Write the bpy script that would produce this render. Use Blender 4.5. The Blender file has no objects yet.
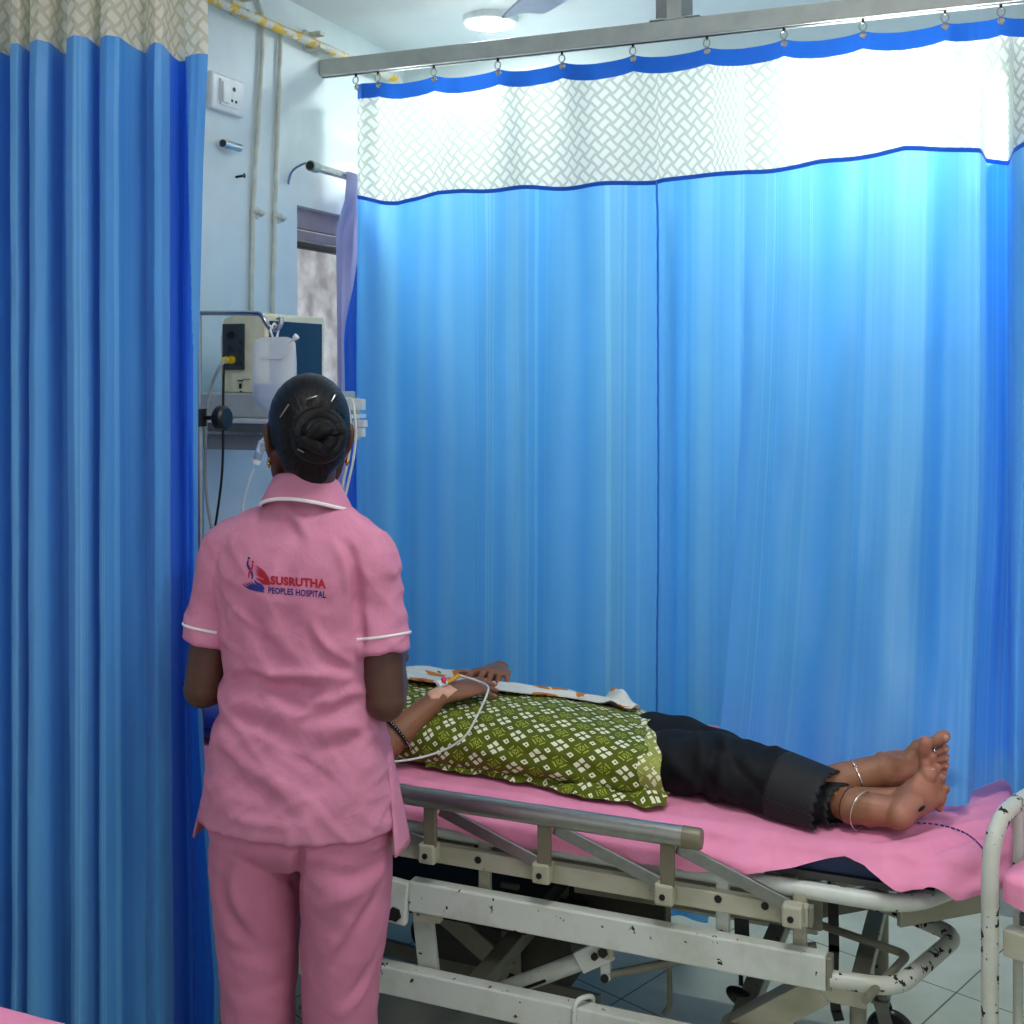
import bpy, bmesh, math, random
import numpy as np
from mathutils import Vector, Matrix
from mathutils.bvhtree import BVHTree
from mathutils import noise as mnoise
random.seed(4)
C = bpy.context.scene.collection
scene = bpy.context.scene

# ---------------------------------------------------------------- camera and measuring helper
CAMZ, F, HOR, YAW = 1.57, 1200.0, 370.0, math.radians(22.5)
cs, sn = math.cos(YAW), math.sin(YAW)
cam_d = bpy.data.cameras.new('camera'); cam = bpy.data.objects.new('camera', cam_d); C.objects.link(cam)
cam.location = (0, 0, CAMZ); cam.rotation_euler = (math.pi/2, 0, YAW)
cam_d.sensor_width = 36; cam_d.lens = F/1024*36; cam_d.shift_y = -(512-HOR)/1024
scene.camera = cam

def P(x, y, V=None, U=None, Z=None, D=None):
    """the place in the room seen at image point x,y, given one known coordinate"""
    r = (x-512)/F; k = (y-HOR)/F
    if Z is not None: d = (CAMZ-Z)/k
    elif V is not None: d = V/(r*sn+cs)
    elif U is not None: d = U/(r*cs-sn)
    else: d = D
    lat = r*d
    return Vector((lat*cs-d*sn, lat*sn+d*cs, CAMZ-k*d))

# ---------------------------------------------------------------- object helpers
def tag(o, label, cat, group=None, kind=None):
    if label: o['label'] = label
    if cat: o['category'] = cat
    if group: o['group'] = group
    if kind: o['kind'] = kind
    return o
WORLD = {}
def thing(name, label, cat, loc=(0, 0, 0), rz=0.0, group=None):
    o = bpy.data.objects.new(name, None); C.objects.link(o)
    o.empty_display_size = 0.1
    o.location = loc; o.rotation_euler = (0, 0, rz)
    WORLD[o.name] = Matrix.Translation(Vector(loc)) @ Matrix.Rotation(rz, 4, 'Z')
    return tag(o, label, cat, group)
def root_of(o):
    while o.parent: o = o.parent
    return o

class MB:
    def __init__(s): s.v = []; s.f = []; s.m = []; s.uv = None
    def add(s, v, f, mi=0):
        n = len(s.v); s.v += [tuple(p) for p in v]
        s.f += [tuple(i+n for i in q) for q in f]; s.m += [mi]*len(f); return s
    def xf(s, M):
        s.v = [tuple(M @ Vector(p)) for p in s.v]; return s
    def join(s, o): 
        n = len(s.v); s.v += o.v; s.f += [tuple(i+n for i in q) for q in o.f]; s.m += o.m; return s
    def mesh(s, name):
        me = bpy.data.meshes.new(name); me.from_pydata(s.v, [], s.f); me.update()
        if any(s.m): me.polygons.foreach_set('material_index', s.m)
        return me
    def build(s, name, mats, parent=None, local=False, smooth=True, bevel=0, uv=None, recalc=True, angle=40, sub=0):
        me = s.mesh(name)
        if uv is not None:
            ul = me.uv_layers.new(name='UVMap')
            li = np.empty(len(me.loops), dtype=np.int32); me.loops.foreach_get('vertex_index', li)
            ul.data.foreach_set('uv', np.asarray(uv, dtype=np.float32)[li].ravel())
        return link_mesh(name, me, mats, parent, local, smooth, bevel, recalc, angle, sub)

def link_mesh(name, me, mats, parent=None, local=False, smooth=True, bevel=0, recalc=True, angle=40, sub=0):
    if not isinstance(mats, (list, tuple)): mats = [mats]
    for m in mats: me.materials.append(m)
    if recalc:
        bm = bmesh.new(); bm.from_mesh(me); bmesh.ops.recalc_face_normals(bm, faces=bm.faces); bm.to_mesh(me); bm.free()
    o = bpy.data.objects.new(name, me); C.objects.link(o)
    if smooth:
        me.polygons.foreach_set('use_smooth', [True]*len(me.polygons))
        if angle < 180: me.set_sharp_from_angle(angle=math.radians(angle))
    if parent:
        o.parent = parent
        if not local:
            r = root_of(parent); M = WORLD.get(r.name)
            if M is not None: me.transform(M.inverted())
            else: me.transform(Matrix.Translation(-r.location))
    else:
        co = np.empty(len(me.vertices)*3, dtype=np.float32); me.vertices.foreach_get('co', co); co = co.reshape(-1, 3)
        lo, hi = co.min(0), co.max(0); b = Vector(((lo[0]+hi[0])/2, (lo[1]+hi[1])/2, lo[2]))
        me.transform(Matrix.Translation(-b)); o.location = b
    if bevel:
        md = o.modifiers.new('bevel', 'BEVEL'); md.width = bevel; md.segments = 2; md.limit_method = 'ANGLE'; md.angle_limit = math.radians(40)
    if sub:
        md = o.modifiers.new('sub', 'SUBSURF'); md.levels = sub; md.render_levels = sub
    return o

def cr(pts, n):
    """Catmull-Rom through rows of numbers"""
    p = np.array(pts, dtype=float)
    if len(p) < 3:
        t = np.linspace(0, 1, n)[:, None]; return p[0]*(1-t)+p[-1]*t
    q = np.vstack([2*p[0]-p[1], p, 2*p[-1]-p[-2]]); out = []; m = len(p)-1
    for s in np.linspace(0, m, n):
        i = min(int(s), m-1); t = s-i; a, b, c, d = q[i:i+4]
        out.append(.5*((2*b)+(-a+c)*t+(2*a-5*b+4*c-d)*t*t+(-a+3*b-3*c+d)*t**3))
    return np.array(out)

def loft(rings, cap=True, closed=True):
    n = len(rings[0]); v = [tuple(p) for r in rings for p in r]; f = []
    for i in range(len(rings)-1):
        for j in range(n if closed else n-1):
            k = (j+1) % n; f.append((i*n+j, i*n+k, (i+1)*n+k, (i+1)*n+j))
    if cap:
        f.append(tuple(range(n-1, -1, -1))); f.append(tuple(range((len(rings)-1)*n, len(rings)*n)))
    return v, f

def limb(pts, rad, up=(0, 0, 1), seg=16, n=None, caps=True, mb=None):
    """a tapering limb through pts; rad numbers or (side, up) pairs; round ends"""
    mb = mb or MB()
    rr = [(r, r) if not isinstance(r, (tuple, list)) else tuple(r) for r in rad]
    n = n or (len(pts)-1)*6+1
    data = cr([list(p)+list(r) for p, r in zip(pts, rr)], n)
    c = data[:, :3]; r = np.maximum(data[:, 3:], 5e-4)
    tan = np.gradient(c, axis=0); tan /= np.linalg.norm(tan, axis=1)[:, None]+1e-12
    rings = []
    def ring(c0, t, a, b):
        u = np.array(up, float); s = np.cross(t, u)
        if np.linalg.norm(s) < 1e-3: s = np.cross(t, (1, 0.1, 0))
        s /= np.linalg.norm(s); w = np.cross(s, t)
        return [c0+s*a*math.cos(h)+w*b*math.sin(h) for h in np.linspace(0, 2*math.pi, seg, endpoint=False)]
    if caps:
        for h in np.linspace(math.radians(80), math.radians(12), 5):
            rings.append(ring(c[0]-tan[0]*math.sin(h)*r[0].mean(), tan[0], r[0, 0]*math.cos(h), r[0, 1]*math.cos(h)))
    for i in range(n): rings.append(ring(c[i], tan[i], r[i, 0], r[i, 1]))
    if caps:
        for h in np.linspace(math.radians(12), math.radians(80), 5):
            rings.append(ring(c[-1]+tan[-1]*math.sin(h)*r[-1].mean(), tan[-1], r[-1, 0]*math.cos(h), r[-1, 1]*math.cos(h)))
    mb.add(*loft(rings)); return mb

def fillet(pts, rad, k=6):
    pts = [Vector(p) for p in pts]; out = [pts[0]]
    for i in range(1, len(pts)-1):
        a, b, c = pts[i-1], pts[i], pts[i+1]
        r = min(rad, (a-b).length*.49, (c-b).length*.49)
        p, q = b+(a-b).normalized()*r, b+(c-b).normalized()*r
        for t in np.linspace(0, 1, k): out.append(p*(1-t)**2+b*2*t*(1-t)+q*t*t)
    out.append(pts[-1]); return out

def tube(pts, r, seg=12, mb=None, rad=0, mi=0):
    """a straight-run pipe through pts with filleted corners"""
    mb = mb or MB()
    if rad: pts = fillet(pts, rad)
    p = np.array([tuple(q) for q in pts], float); rings = []
    d = np.diff(p, axis=0); d /= np.linalg.norm(d, axis=1)[:, None]+1e-12
    t = np.vstack([d[:1], (d[:-1]+d[1:]), d[-1:]]); t /= np.linalg.norm(t, axis=1)[:, None]+1e-12
    nrm = np.cross(t[0], (0, 0, 1.0))
    if np.linalg.norm(nrm) < 1e-3: nrm = np.cross(t[0], (1.0, 0, 0))
    nrm /= np.linalg.norm(nrm)
    rs = r if isinstance(r, (list, tuple, np.ndarray)) else [r]*len(p)
    for i in range(len(p)):
        nrm = nrm-t[i]*np.dot(nrm, t[i]); nrm /= np.linalg.norm(nrm); w = np.cross(t[i], nrm)
        rings.append([p[i]+rs[i]*(nrm*math.cos(h)+w*math.sin(h)) for h in np.linspace(0, 2*math.pi, seg, endpoint=False)])
    mb.add(*loft(rings), mi); return mb

def spline(pts, n=40): return [Vector(p) for p in cr([tuple(p) for p in pts], n)]

def box(lo, hi, mb=None, mi=0):
    mb = mb or MB(); (a, b, c), (d, e, f) = lo, hi
    mb.add([(a, b, c), (d, b, c), (d, e, c), (a, e, c), (a, b, f), (d, b, f), (d, e, f), (a, e, f)],
           [(0, 3, 2, 1), (4, 5, 6, 7), (0, 1, 5, 4), (1, 2, 6, 5), (2, 3, 7, 6), (3, 0, 4, 7)], mi); return mb

def beam(p, q, w, h, up=(0, 0, 1), mb=None, mi=0):
    """box bar from p to q, w wide, h high"""
    mb = mb or MB(); p, q = Vector(p), Vector(q); t = (q-p).normalized(); s = t.cross(Vector(up)).normalized(); u = s.cross(t)
    v = [c+s*a*w/2+u*b*h/2 for c in (p, q) for a, b in ((-1, -1), (1, -1), (1, 1), (-1, 1))]
    mb.add(v, [(0, 1, 2, 3), (7, 6, 5, 4), (0, 4, 5, 1), (1, 5, 6, 2), (2, 6, 7, 3), (3, 7, 4, 0)], mi); return mb

def ball(c, r, mb=None, seg=20, rings=12, M=None, mi=0):
    mb = mb or MB(); r = (r, r, r) if not isinstance(r, (tuple, list)) else r; c = Vector(c); R = []
    for i in range(rings+1):
        h = math.pi*(i+.02)/(rings+.04)-math.pi/2
        R.append([Vector((r[0]*math.cos(h)*math.cos(a), r[1]*math.cos(h)*math.sin(a), r[2]*math.sin(h))) for a in np.linspace(0, 2*math.pi, seg, endpoint=False)])
    if M is not None: R = [[M @ p for p in q] for q in R]
    mb.add(*loft([[p+c for p in q] for q in R]), mi); return mb

def lathe(prof, c, axis=(0, 0, 1), seg=24, mb=None, mi=0):
    """prof = (radius, along-axis) pairs"""
    mb = mb or MB(); t = Vector(axis).normalized(); a = t.orthogonal().normalized(); b = t.cross(a); c = Vector(c)
    mb.add(*loft([[c+t*h+(a*math.cos(x)+b*math.sin(x))*max(r, 1e-4) for x in np.linspace(0, 2*math.pi, seg, endpoint=False)] for r, h in prof]), mi); return mb

def disc(c, r, t, axis, seg=20, mb=None, mi=0): return lathe([(r, -t/2), (r, t/2)], c, axis, seg, mb, mi)

def organic(mb, voxel, smooth=4, name='body'):
    """fuses overlapping closed shapes to one continuous skin"""
    me = mb.mesh('tmp')
    bm = bmesh.new(); bm.from_mesh(me); bmesh.ops.recalc_face_normals(bm, faces=bm.faces); bm.to_mesh(me); bm.free()
    o = bpy.data.objects.new('tmp', me); C.objects.link(o)
    m = o.modifiers.new('r', 'REMESH'); m.mode = 'VOXEL'; m.voxel_size = voxel
    if smooth:
        m = o.modifiers.new('s', 'SMOOTH'); m.factor = .5; m.iterations = smooth
    dg = bpy.context.evaluated_depsgraph_get(); dg.update()
    out = bpy.data.meshes.new_from_object(o.evaluated_get(dg)); out.name = name
    bpy.data.objects.remove(o); bpy.data.meshes.remove(me); out.materials.clear()
    return out

def co_of(me):
    a = np.empty(len(me.vertices)*3, dtype=np.float32); me.vertices.foreach_get('co', a); return a.reshape(-1, 3).astype(float)
def no_of(me):
    a = np.empty(len(me.vertices)*3, dtype=np.float32); me.vertices.foreach_get('normal', a); return a.reshape(-1, 3).astype(float)
def set_co(me, a): me.vertices.foreach_set('co', np.asarray(a, dtype=np.float32).ravel()); me.update()
def fnoise(p, scale, seed=0.0): 
    return np.array([mnoise.noise(Vector((q[0]*scale+seed, q[1]*scale-seed, q[2]*scale+seed*.5))) for q in p])
def seg_dist(p, a, b):
    ab = b-a; t = np.clip(((p-a)@ab)/(ab@ab+1e-12), 0, 1); return np.linalg.norm(p-(a+t[:, None]*ab), axis=1), t
def attr(me, name, val):
    at = me.attributes.new(name, 'FLOAT', 'POINT'); at.data.foreach_set('value', np.asarray(val, dtype=np.float32))
def sstep(a, b, x):
    t = np.clip((np.asarray(x, float)-a)/(b-a), 0, 1); return t*t*(3-2*t)

# ---------------------------------------------------------------- materials
def srgb(r, g, b): return tuple((c/255/12.92 if c/255 <= .04045 else ((c/255+.055)/1.055)**2.4) for c in (r, g, b))+(1,)
class E:
    """small expression builder on math nodes"""
    def __init__(s, nt, sock): s.nt = nt; s.s = sock
    def _op(s, op, *o, clamp=False):
        n = s.nt.nodes.new('ShaderNodeMath'); n.operation = op; n.use_clamp = clamp
        for i, x in enumerate((s,)+o):
            if isinstance(x, E): s.nt.links.new(x.s, n.inputs[i])
            else: n.inputs[i].default_value = x
        return E(s.nt, n.outputs[0])
    def __add__(s, o): return s._op('ADD', o)
    def __sub__(s, o): return s._op('SUBTRACT', o)
    def __mul__(s, o): return s._op('MULTIPLY', o)
    def __truediv__(s, o): return s._op('DIVIDE', o)
    def lt(s, o): return s._op('LESS_THAN', o)
    def gt(s, o): return s._op('GREATER_THAN', o)
    def frac(s): return s._op('FRACT')
    def floor(s): return s._op('FLOOR')
    def abs(s): return s._op('ABSOLUTE')
    def mx(s, o): return s._op('MAXIMUM', o)
    def mn(s, o): return s._op('MINIMUM', o)
    def mod2(s): return s._op('FLOORED_MODULO', 2.0)
    def sat(s): return s._op('ADD', 0.0, clamp=True)
    def map(s, a, b, c=0., d=1.):
        n = s.nt.nodes.new('ShaderNodeMapRange'); s.nt.links.new(s.s, n.inputs[0])
        for i, x in enumerate((a, b, c, d)): n.inputs[i+1].default_value = x
        return E(s.nt, n.outputs[0])
class Mat:
    def __init__(s, name, color=(.8, .8, .8, 1), rough=.5, metal=0., spec=.5):
        s.m = bpy.data.materials.new(name); s.m.use_nodes = True; s.nt = s.m.node_tree; s.n = s.nt.nodes
        s.b = s.n['Principled BSDF']; s.out = s.n['Material Output']
        s.b.inputs['Base Color'].default_value = color; s.b.inputs['Roughness'].default_value = rough
        s.b.inputs['Metallic'].default_value = metal; s.b.inputs['Specular IOR Level'].default_value = spec
    def new(s, t, **k):
        n = s.n.new(t)
        for a, v in k.items(): setattr(n, a, v)
        return n
    def link(s, a, b): s.nt.links.new(a.s if isinstance(a, E) else a, b)
    def coord(s, kind='Object'):
        n = s.new('ShaderNodeTexCoord'); return n.outputs[kind]
    def xyz(s, sock):
        n = s.new('ShaderNodeSeparateXYZ'); s.link(sock, n.inputs[0]); return [E(s.nt, o) for o in n.outputs]
    def vec(s, *xs):
        n = s.new('ShaderNodeCombineXYZ')
        for i, x in enumerate(xs):
            if isinstance(x, E): s.link(x, n.inputs[i])
            else: n.inputs[i].default_value = x
        return n.outputs[0]
    def noise(s, vec, scale, detail=3., rough=.5, dist=0.):
        n = s.new('ShaderNodeTexNoise'); s.link(vec, n.inputs['Vector']); n.inputs['Scale'].default_value = scale
        n.inputs['Detail'].default_value = detail; n.inputs['Roughness'].default_value = rough; n.inputs['Distortion'].default_value = dist
        return E(s.nt, n.outputs[0])
    def voro(s, vec, scale, feature='F1', out='Distance', rnd=1.):
        n = s.new('ShaderNodeTexVoronoi', feature=feature); s.link(vec, n.inputs['Vector']); n.inputs['Scale'].default_value = scale
        n.inputs['Randomness'].default_value = rnd
        return n.outputs[out]
    def mix(s, fac, a, b):
        n = s.new('ShaderNodeMix', data_type='RGBA'); 
        if isinstance(fac, E): s.link(fac, n.inputs[0])
        else: n.inputs[0].default_value = fac
        for i, x in ((6, a), (7, b)):
            if isinstance(x, (tuple, list)): n.inputs[i].default_value = x
            else: s.link(x, n.inputs[i])
        return n.outputs[2]
    def base(s, sock): s.link(sock, s.b.inputs['Base Color']); return s
    def bump(s, h, strength=.3, dist=.01):
        n = s.new('ShaderNodeBump'); n.inputs['Strength'].default_value = strength; n.inputs['Distance'].default_value = dist
        s.link(h, n.inputs['Height']); s.link(n.outputs[0], s.b.inputs['Normal']); s.bn = n.outputs[0]; return s
    def translucent(s, fac, color):
        """thin cloth: part of the light goes through"""
        t = s.new('ShaderNodeBsdfTranslucent'); mx = s.new('ShaderNodeMixShader')
        if isinstance(fac, E): s.link(fac, mx.inputs[0])
        else: mx.inputs[0].default_value = fac
        if isinstance(color, (tuple, list)): t.inputs[0].default_value = color
        else: s.link(color, t.inputs[0])
        s.link(s.b.outputs[0], mx.inputs[1]); s.link(t.outputs[0], mx.inputs[2]); s.link(mx.outputs[0], s.out.inputs[0]); return s
    def emit(s, color, strength):
        s.b.inputs['Emission Color'].default_value = color; s.b.inputs['Emission Strength'].default_value = strength; return s

def plain(name, col, rough=.5, metal=0., nscale=30, var=.08, bump=.05, spec=.5):
    m = Mat(name, col, rough, metal, spec); c = m.coord(); n = m.noise(c, nscale, 4)
    m.base(m.mix(n.map(.3, .7), tuple(x*(1-var) for x in col[:3])+(1,), tuple(min(1, x*(1+var)) for x in col[:3])+(1,)))
    if bump: m.bump(n, bump, .003)
    return m
def chipped(name, col, rust, amount=.66, rough=.35):
    """enamel paint with chips down to dark metal"""
    m = Mat(name, col, rough); c = m.coord()
    n = m.noise(c, 38, 5, .6); g = m.noise(c, 4, 2)
    chip = (n+g*.25).gt(amount+.13)
    dirt = m.noise(c, 9, 4, .6).map(.45, .75)
    base = m.mix(dirt, col, tuple(x*.72 for x in col[:2])+(col[2]*.62, 1))
    m.base(m.mix(chip, base, rust)); m.bump(n*-.1-chip, .15, .002)
    m.link(chip.map(0, 1, rough, .8), m.b.inputs['Roughness']); return m

M = {}
M['wall'] = plain('wall_paint', srgb(214, 228, 230), .55, nscale=14, var=.03, bump=.06).m
M['ceil'] = plain('ceiling_paint', srgb(226, 233, 232), .7, nscale=10, var=.02, bump=.04).m
M['plaster_back'] = plain('back_wall_paint', srgb(205, 215, 212), .6, nscale=10, var=.03).m
f = Mat('floor_tiles', srgb(205, 208, 190), .3)
x, y, z = f.xyz(f.coord('Object')); ca, sa = math.cos(math.radians(20.5)), math.sin(math.radians(20.5))
u = (x*ca-y*sa)/.6+.31; v = (x*sa+y*ca)/.6+.12
line = ((u.frac()-.5).abs().gt(.4965)).mx((v.frac()-.5).abs().gt(.4965))
nz = f.noise(f.coord('Object'), 5, 5, .6)
f.base(f.mix(line, f.mix(nz.map(.35, .7), srgb(190, 194, 176), srgb(212, 214, 199)), srgb(96, 92, 80)))
f.bump(line*-1.0, .25, .002); M['floor'] = f.m
M['white_paint'] = chipped('white_bed_paint', srgb(206, 212, 205), srgb(38, 32, 28), .67).m
M['cream_paint'] = chipped('cream_bed_paint', srgb(178, 176, 156), srgb(60, 46, 34), .69).m
M['grey_paint'] = chipped('aged_grey_bed_paint', srgb(128, 128, 112), srgb(35, 32, 28), .66).m
M['post_paint'] = chipped('worn_post_paint', srgb(196, 200, 190), srgb(28, 24, 22), .60).m
M['khaki'] = plain('khaki_metal', srgb(122, 117, 96), .45, .3).m
M['steel'] = plain('brushed_steel', srgb(165, 166, 160), .3, .95, nscale=60).m
M['chrome'] = plain('chrome', srgb(200, 200, 198), .15, 1., nscale=60, bump=0).m
M['dark_metal'] = plain('dark_metal', srgb(40, 38, 36), .5, .5).m
M['black_plastic'] = plain('black_plastic', srgb(22, 23, 25), .4).m
M['rail_paint'] = plain('rail_aluminium', srgb(196, 199, 190), .4, .25, nscale=20).m
M['navy'] = plain('navy_vinyl', srgb(24, 44, 84), .42, nscale=60).m
M['blue_vinyl'] = plain('blue_vinyl', srgb(14, 40, 150), .35, nscale=40).m
M['deck'] = plain('grey_deck', srgb(92, 95, 94), .5).m

def cloth(name, col, rough=.85, weave=900, wr=12, bs=.25, sheen=.0, var=.07):
    m = Mat(name, col, rough, 0, .25); c = m.coord()
    n = m.noise(c, wr, 4, .55, .6); w = m.noise(c, weave, 1)
    m.base(m.mix(n.map(.3, .7), tuple(x*(1-var) for x in col[:3])+(1,), tuple(min(1, x*(1+var)) for x in col[:3])+(1,)))
    m.bump(n+w*.08, bs, .012)
    if sheen: m.b.inputs['Sheen Weight'].default_value = sheen
    return m
M['pink_sheet'] = cloth('pink_sheet_cotton', srgb(240, 150, 186), .85, wr=11, bs=.3).m
M['pink_uniform'] = cloth('pink_uniform_cotton', srgb(200, 130, 157), .8, wr=15, bs=.42).m
M['pink_trouser'] = cloth('pink_trouser_cotton', srgb(196, 121, 150), .8, wr=12, bs=.42).m
M['piping'] = cloth('white_piping', srgb(228, 226, 226), .7, bs=.05).m
M['black_cloth'] = cloth('black_trouser_cotton', srgb(17, 19, 22), .75, wr=14, bs=.35).m
M['logo_red'] = plain('logo_red', srgb(166, 14, 42), .7, bump=0).m
M['logo_blue'] = plain('logo_blue', srgb(20, 32, 112), .7, bump=0).m
M['gold'] = plain('gold', srgb(220, 160, 50), .25, 1., bump=0).m
M['silver'] = plain('silver', srgb(215, 205, 195), .25, 1., bump=0).m
M['black_thread'] = plain('black_thread', srgb(15, 14, 14), .7).m

def skin(name, col, sole):
    m = Mat(name, col, .48, 0, .4); c = m.coord()
    a = m.new('ShaderNodeAttribute', attribute_name='tint'); n = m.noise(c, 22, 4)
    k = m.mix(n.map(.3, .7), tuple(x*.88 for x in col[:3])+(1,), tuple(x*1.1 for x in col[:3])+(1,))
    m.base(m.mix(E(m.nt, a.outputs['Fac']), k, sole)); m.bump(m.noise(c, 160, 3), .12, .003)
    m.b.inputs['Subsurface Weight'].default_value = .06; m.b.inputs['Subsurface Radius'].default_value = (.01, .004, .002); return m.m
M['skin_nurse'] = skin('nurse_skin', srgb(80, 52, 38), srgb(150, 105, 85))
M['skin_patient'] = skin('patient_skin', srgb(140, 94, 68), srgb(188, 128, 108))
M['nail'] = plain('nail', srgb(190, 145, 125), .3, bump=0).m
M['eye_white'] = plain('eye_white', srgb(225, 220, 212), .2, bump=0).m
M['lip'] = plain('lip', srgb(110, 60, 54), .5, bump=0).m

# hair: strands run towards the bun / crown
h = Mat('black_hair', srgb(15, 13, 13), .34, 0, .55); hx, hy, hz = h.xyz(h.coord('Object'))
def hair_mat(name, cx, cz):
    h = Mat(name, srgb(8, 7, 8), .36, 0, .24); hx, hy, hz = h.xyz(h.coord('Object'))
    ang = (hz-cz)._op('ARCTAN2', hx-cx); v = h.vec(ang*14.0, (hy)*4.0, 0.)
    n = h.noise(v, 3.0, 4, .6); h.bump(n, .55, .006)
    h.base(h.mix(n.map(.35, .75), srgb(4, 4, 4), srgb(14, 12, 12))); return h.m

# curtains
def satin(name, light, dark, trans, tcol, gain=.75):
    m = Mat(name, light, .42, 0, .35); u, v, _ = m.xyz(m.coord('UV'))
    s1 = m.noise(m.vec(u*1.0, 0., 0.), 9, 1.5, .5); s2 = m.noise(m.vec(u*1.0, 3.3, 0.), 75, 2, .7)
    band = s1.map(.38, .62); fine = s2.gt(.57)
    group = m.noise(m.vec(u*1.0, 7.1, 0.), 5, 1).map(.45, .6)
    k = (band*.6+fine*group*gain).sat()
    col = m.mix(k, dark, light); m.base(col)
    cr_ = m.noise(m.coord('UV'), 6, 5, .6, .8); fi = m.noise(m.vec(u*40.0, v*2.0, 0.), 4, 2)
    m.bump(cr_+fi*.08, .35, .012)
    m.translucent(trans, m.mix(k, tcol[0], tcol[1])); m.b.inputs['Sheen Weight'].default_value = .15
    return m.m
M['satin'] = satin('blue_striped_satin', srgb(128, 208, 255), srgb(84, 178, 252), .52, (srgb(98, 186, 255), srgb(152, 220, 255)), .42)
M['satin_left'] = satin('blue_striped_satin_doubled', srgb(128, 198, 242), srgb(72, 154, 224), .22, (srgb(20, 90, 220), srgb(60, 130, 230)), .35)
M['satin_reverse'] = satin('blue_satin_reverse', srgb(34, 118, 230), srgb(18, 98, 216), .12, (srgb(20, 100, 220), srgb(40, 120, 230)), .3)
M['seam_blue'] = cloth('blue_seam', srgb(66, 150, 228), .6).translucent(.35, srgb(70, 160, 240)).m
M['band_blue'] = cloth('blue_header_tape', srgb(30, 98, 196), .5, wr=14, bs=.2).translucent(.25, srgb(40, 110, 220)).m
def lace(name, a, b, ta, tb):
    m = Mat(name, a, .6, 0, .3); u, v, _ = m.xyz(m.coord('UV'))
    k = 1/.029; p = (u+v)*(k*.707); q = (u-v)*(k*.707)
    par = (p.floor()+q.floor()).mod2(); fx = (p.frac()-.5).abs(); fy = (q.frac()-.5).abs()
    A = fx.lt(.27)*(fy.lt(.47)); B = fx.lt(.47)*(fy.lt(.27)); brick = A*par+B*(par*-1.0+1.0)
    m.base(m.mix(brick, b, a)); n = m.noise(m.coord('UV'), 9, 4); m.bump(n+brick*.1, .3, .008)
    m.translucent(.5, m.mix(brick, tb, ta)); return m.m
M['lace'] = lace('white_basketweave_net', srgb(236, 240, 236), srgb(196, 202, 194), srgb(245, 250, 248), srgb(205, 214, 205))
M['lace_left'] = lace('cream_basketweave_net', srgb(244, 241, 226), srgb(228, 223, 202), srgb(235, 230, 210), srgb(200, 192, 160))
M['lavender'] = cloth('lavender_window_curtain', srgb(176, 178, 216), .8, wr=9).translucent(.35, srgb(170, 170, 225)).m

# kurta block print, in metres of cloth
def print_cloth(name, ground, ink, ink2, sp=.0535):
    m = Mat(name, ground, .75, 0, .3); u, v, _ = m.xyz(m.coord('UV'))
    wob = m.noise(m.coord('UV'), 60, 2)-.5
    p = (u+v)*(.7071/sp)+wob*.10; q = (u-v)*(.7071/sp)+wob*.10
    fx = (p.frac()-.5).abs(); fy = (q.frac()-.5).abs(); mx = fx.mx(fy)
    big = mx.lt(.215)*(fx.gt(.035))*(fy.gt(.035))*((fx+fy).gt(.11))
    gx = (fx-.5).abs(); gy = (fy-.5).abs()
    sm = ((gx.mx(fy)).lt(.085)*((gx+fy).gt(.045))).mx((fx.mx(gy)).lt(.085)*((fx+gy).gt(.045)))
    g = gx.mx(gy); ring = g.gt(.17)*(g.lt(.215))*(((gx-gy).abs()).gt(.07)); cross = g.lt(.11)*((gx-gy).abs().gt(.03))*((gx-.055).abs().lt(.03).mx((gy-.055).abs().lt(.03)))
    nz = m.noise(m.coord('UV'), 14, 3)
    gcol = m.mix(nz.map(.3, .7), tuple(c*.75 for c in ground[:3])+(1,), ground)
    c1 = m.mix(ring.mx(cross), gcol, ink2); m.base(m.mix(big.mx(sm), c1, ink))
    m.bump(m.noise(m.coord('UV'), 16, 4, .6, .7), .45, .012); return m.m
M['kurta'] = print_cloth('green_block_print_cotton', srgb(92, 104, 14), srgb(236, 236, 205), srgb(170, 182, 70))
M['kurta_edge'] = print_cloth('pale_block_print_border', srgb(160, 165, 80), srgb(236, 236, 205), srgb(190, 195, 110))
m = Mat('white_floral_shawl', srgb(216, 218, 212), .8); c = m.coord('UV')
d = E(m.nt, m.voro(c, 11.)); w = m.noise(c, 60, 3); sepc = m.new('ShaderNodeSeparateColor'); m.link(m.voro(c, 11., out='Color'), sepc.inputs[0])
sel = E(m.nt, sepc.outputs[0]); fl = (d+w*.28).lt(.50)*(sel.gt(.12)); core = (d+w*.3).lt(.32)*(sel.gt(.12))
leaf = ((E(m.nt, m.voro(c, 19.))+w*.25).lt(.27))
base = m.mix(leaf, srgb(216, 218, 212), srgb(70, 82, 82)); base = m.mix(fl, base, srgb(196, 120, 32)); m.base(m.mix(core, base, srgb(128, 56, 14)))
m.bump(m.noise(c, 14, 4), .4, .01); M['shawl'] = m.m
m = Mat('black_lace', srgb(20, 21, 24), .7); u, v, _ = m.xyz(m.coord('UV')); p = ((u+v)*90).frac()-.5; q = ((u-v)*90).frac()-.5
g = (p.abs().mx(q.abs())); hole = g.lt(.3)
m.base(m.mix(hole, srgb(20, 21, 24), srgb(6, 6, 7))); m.bump(hole*-1.0, .8, .004); M['lace_black'] = m.m

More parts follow.
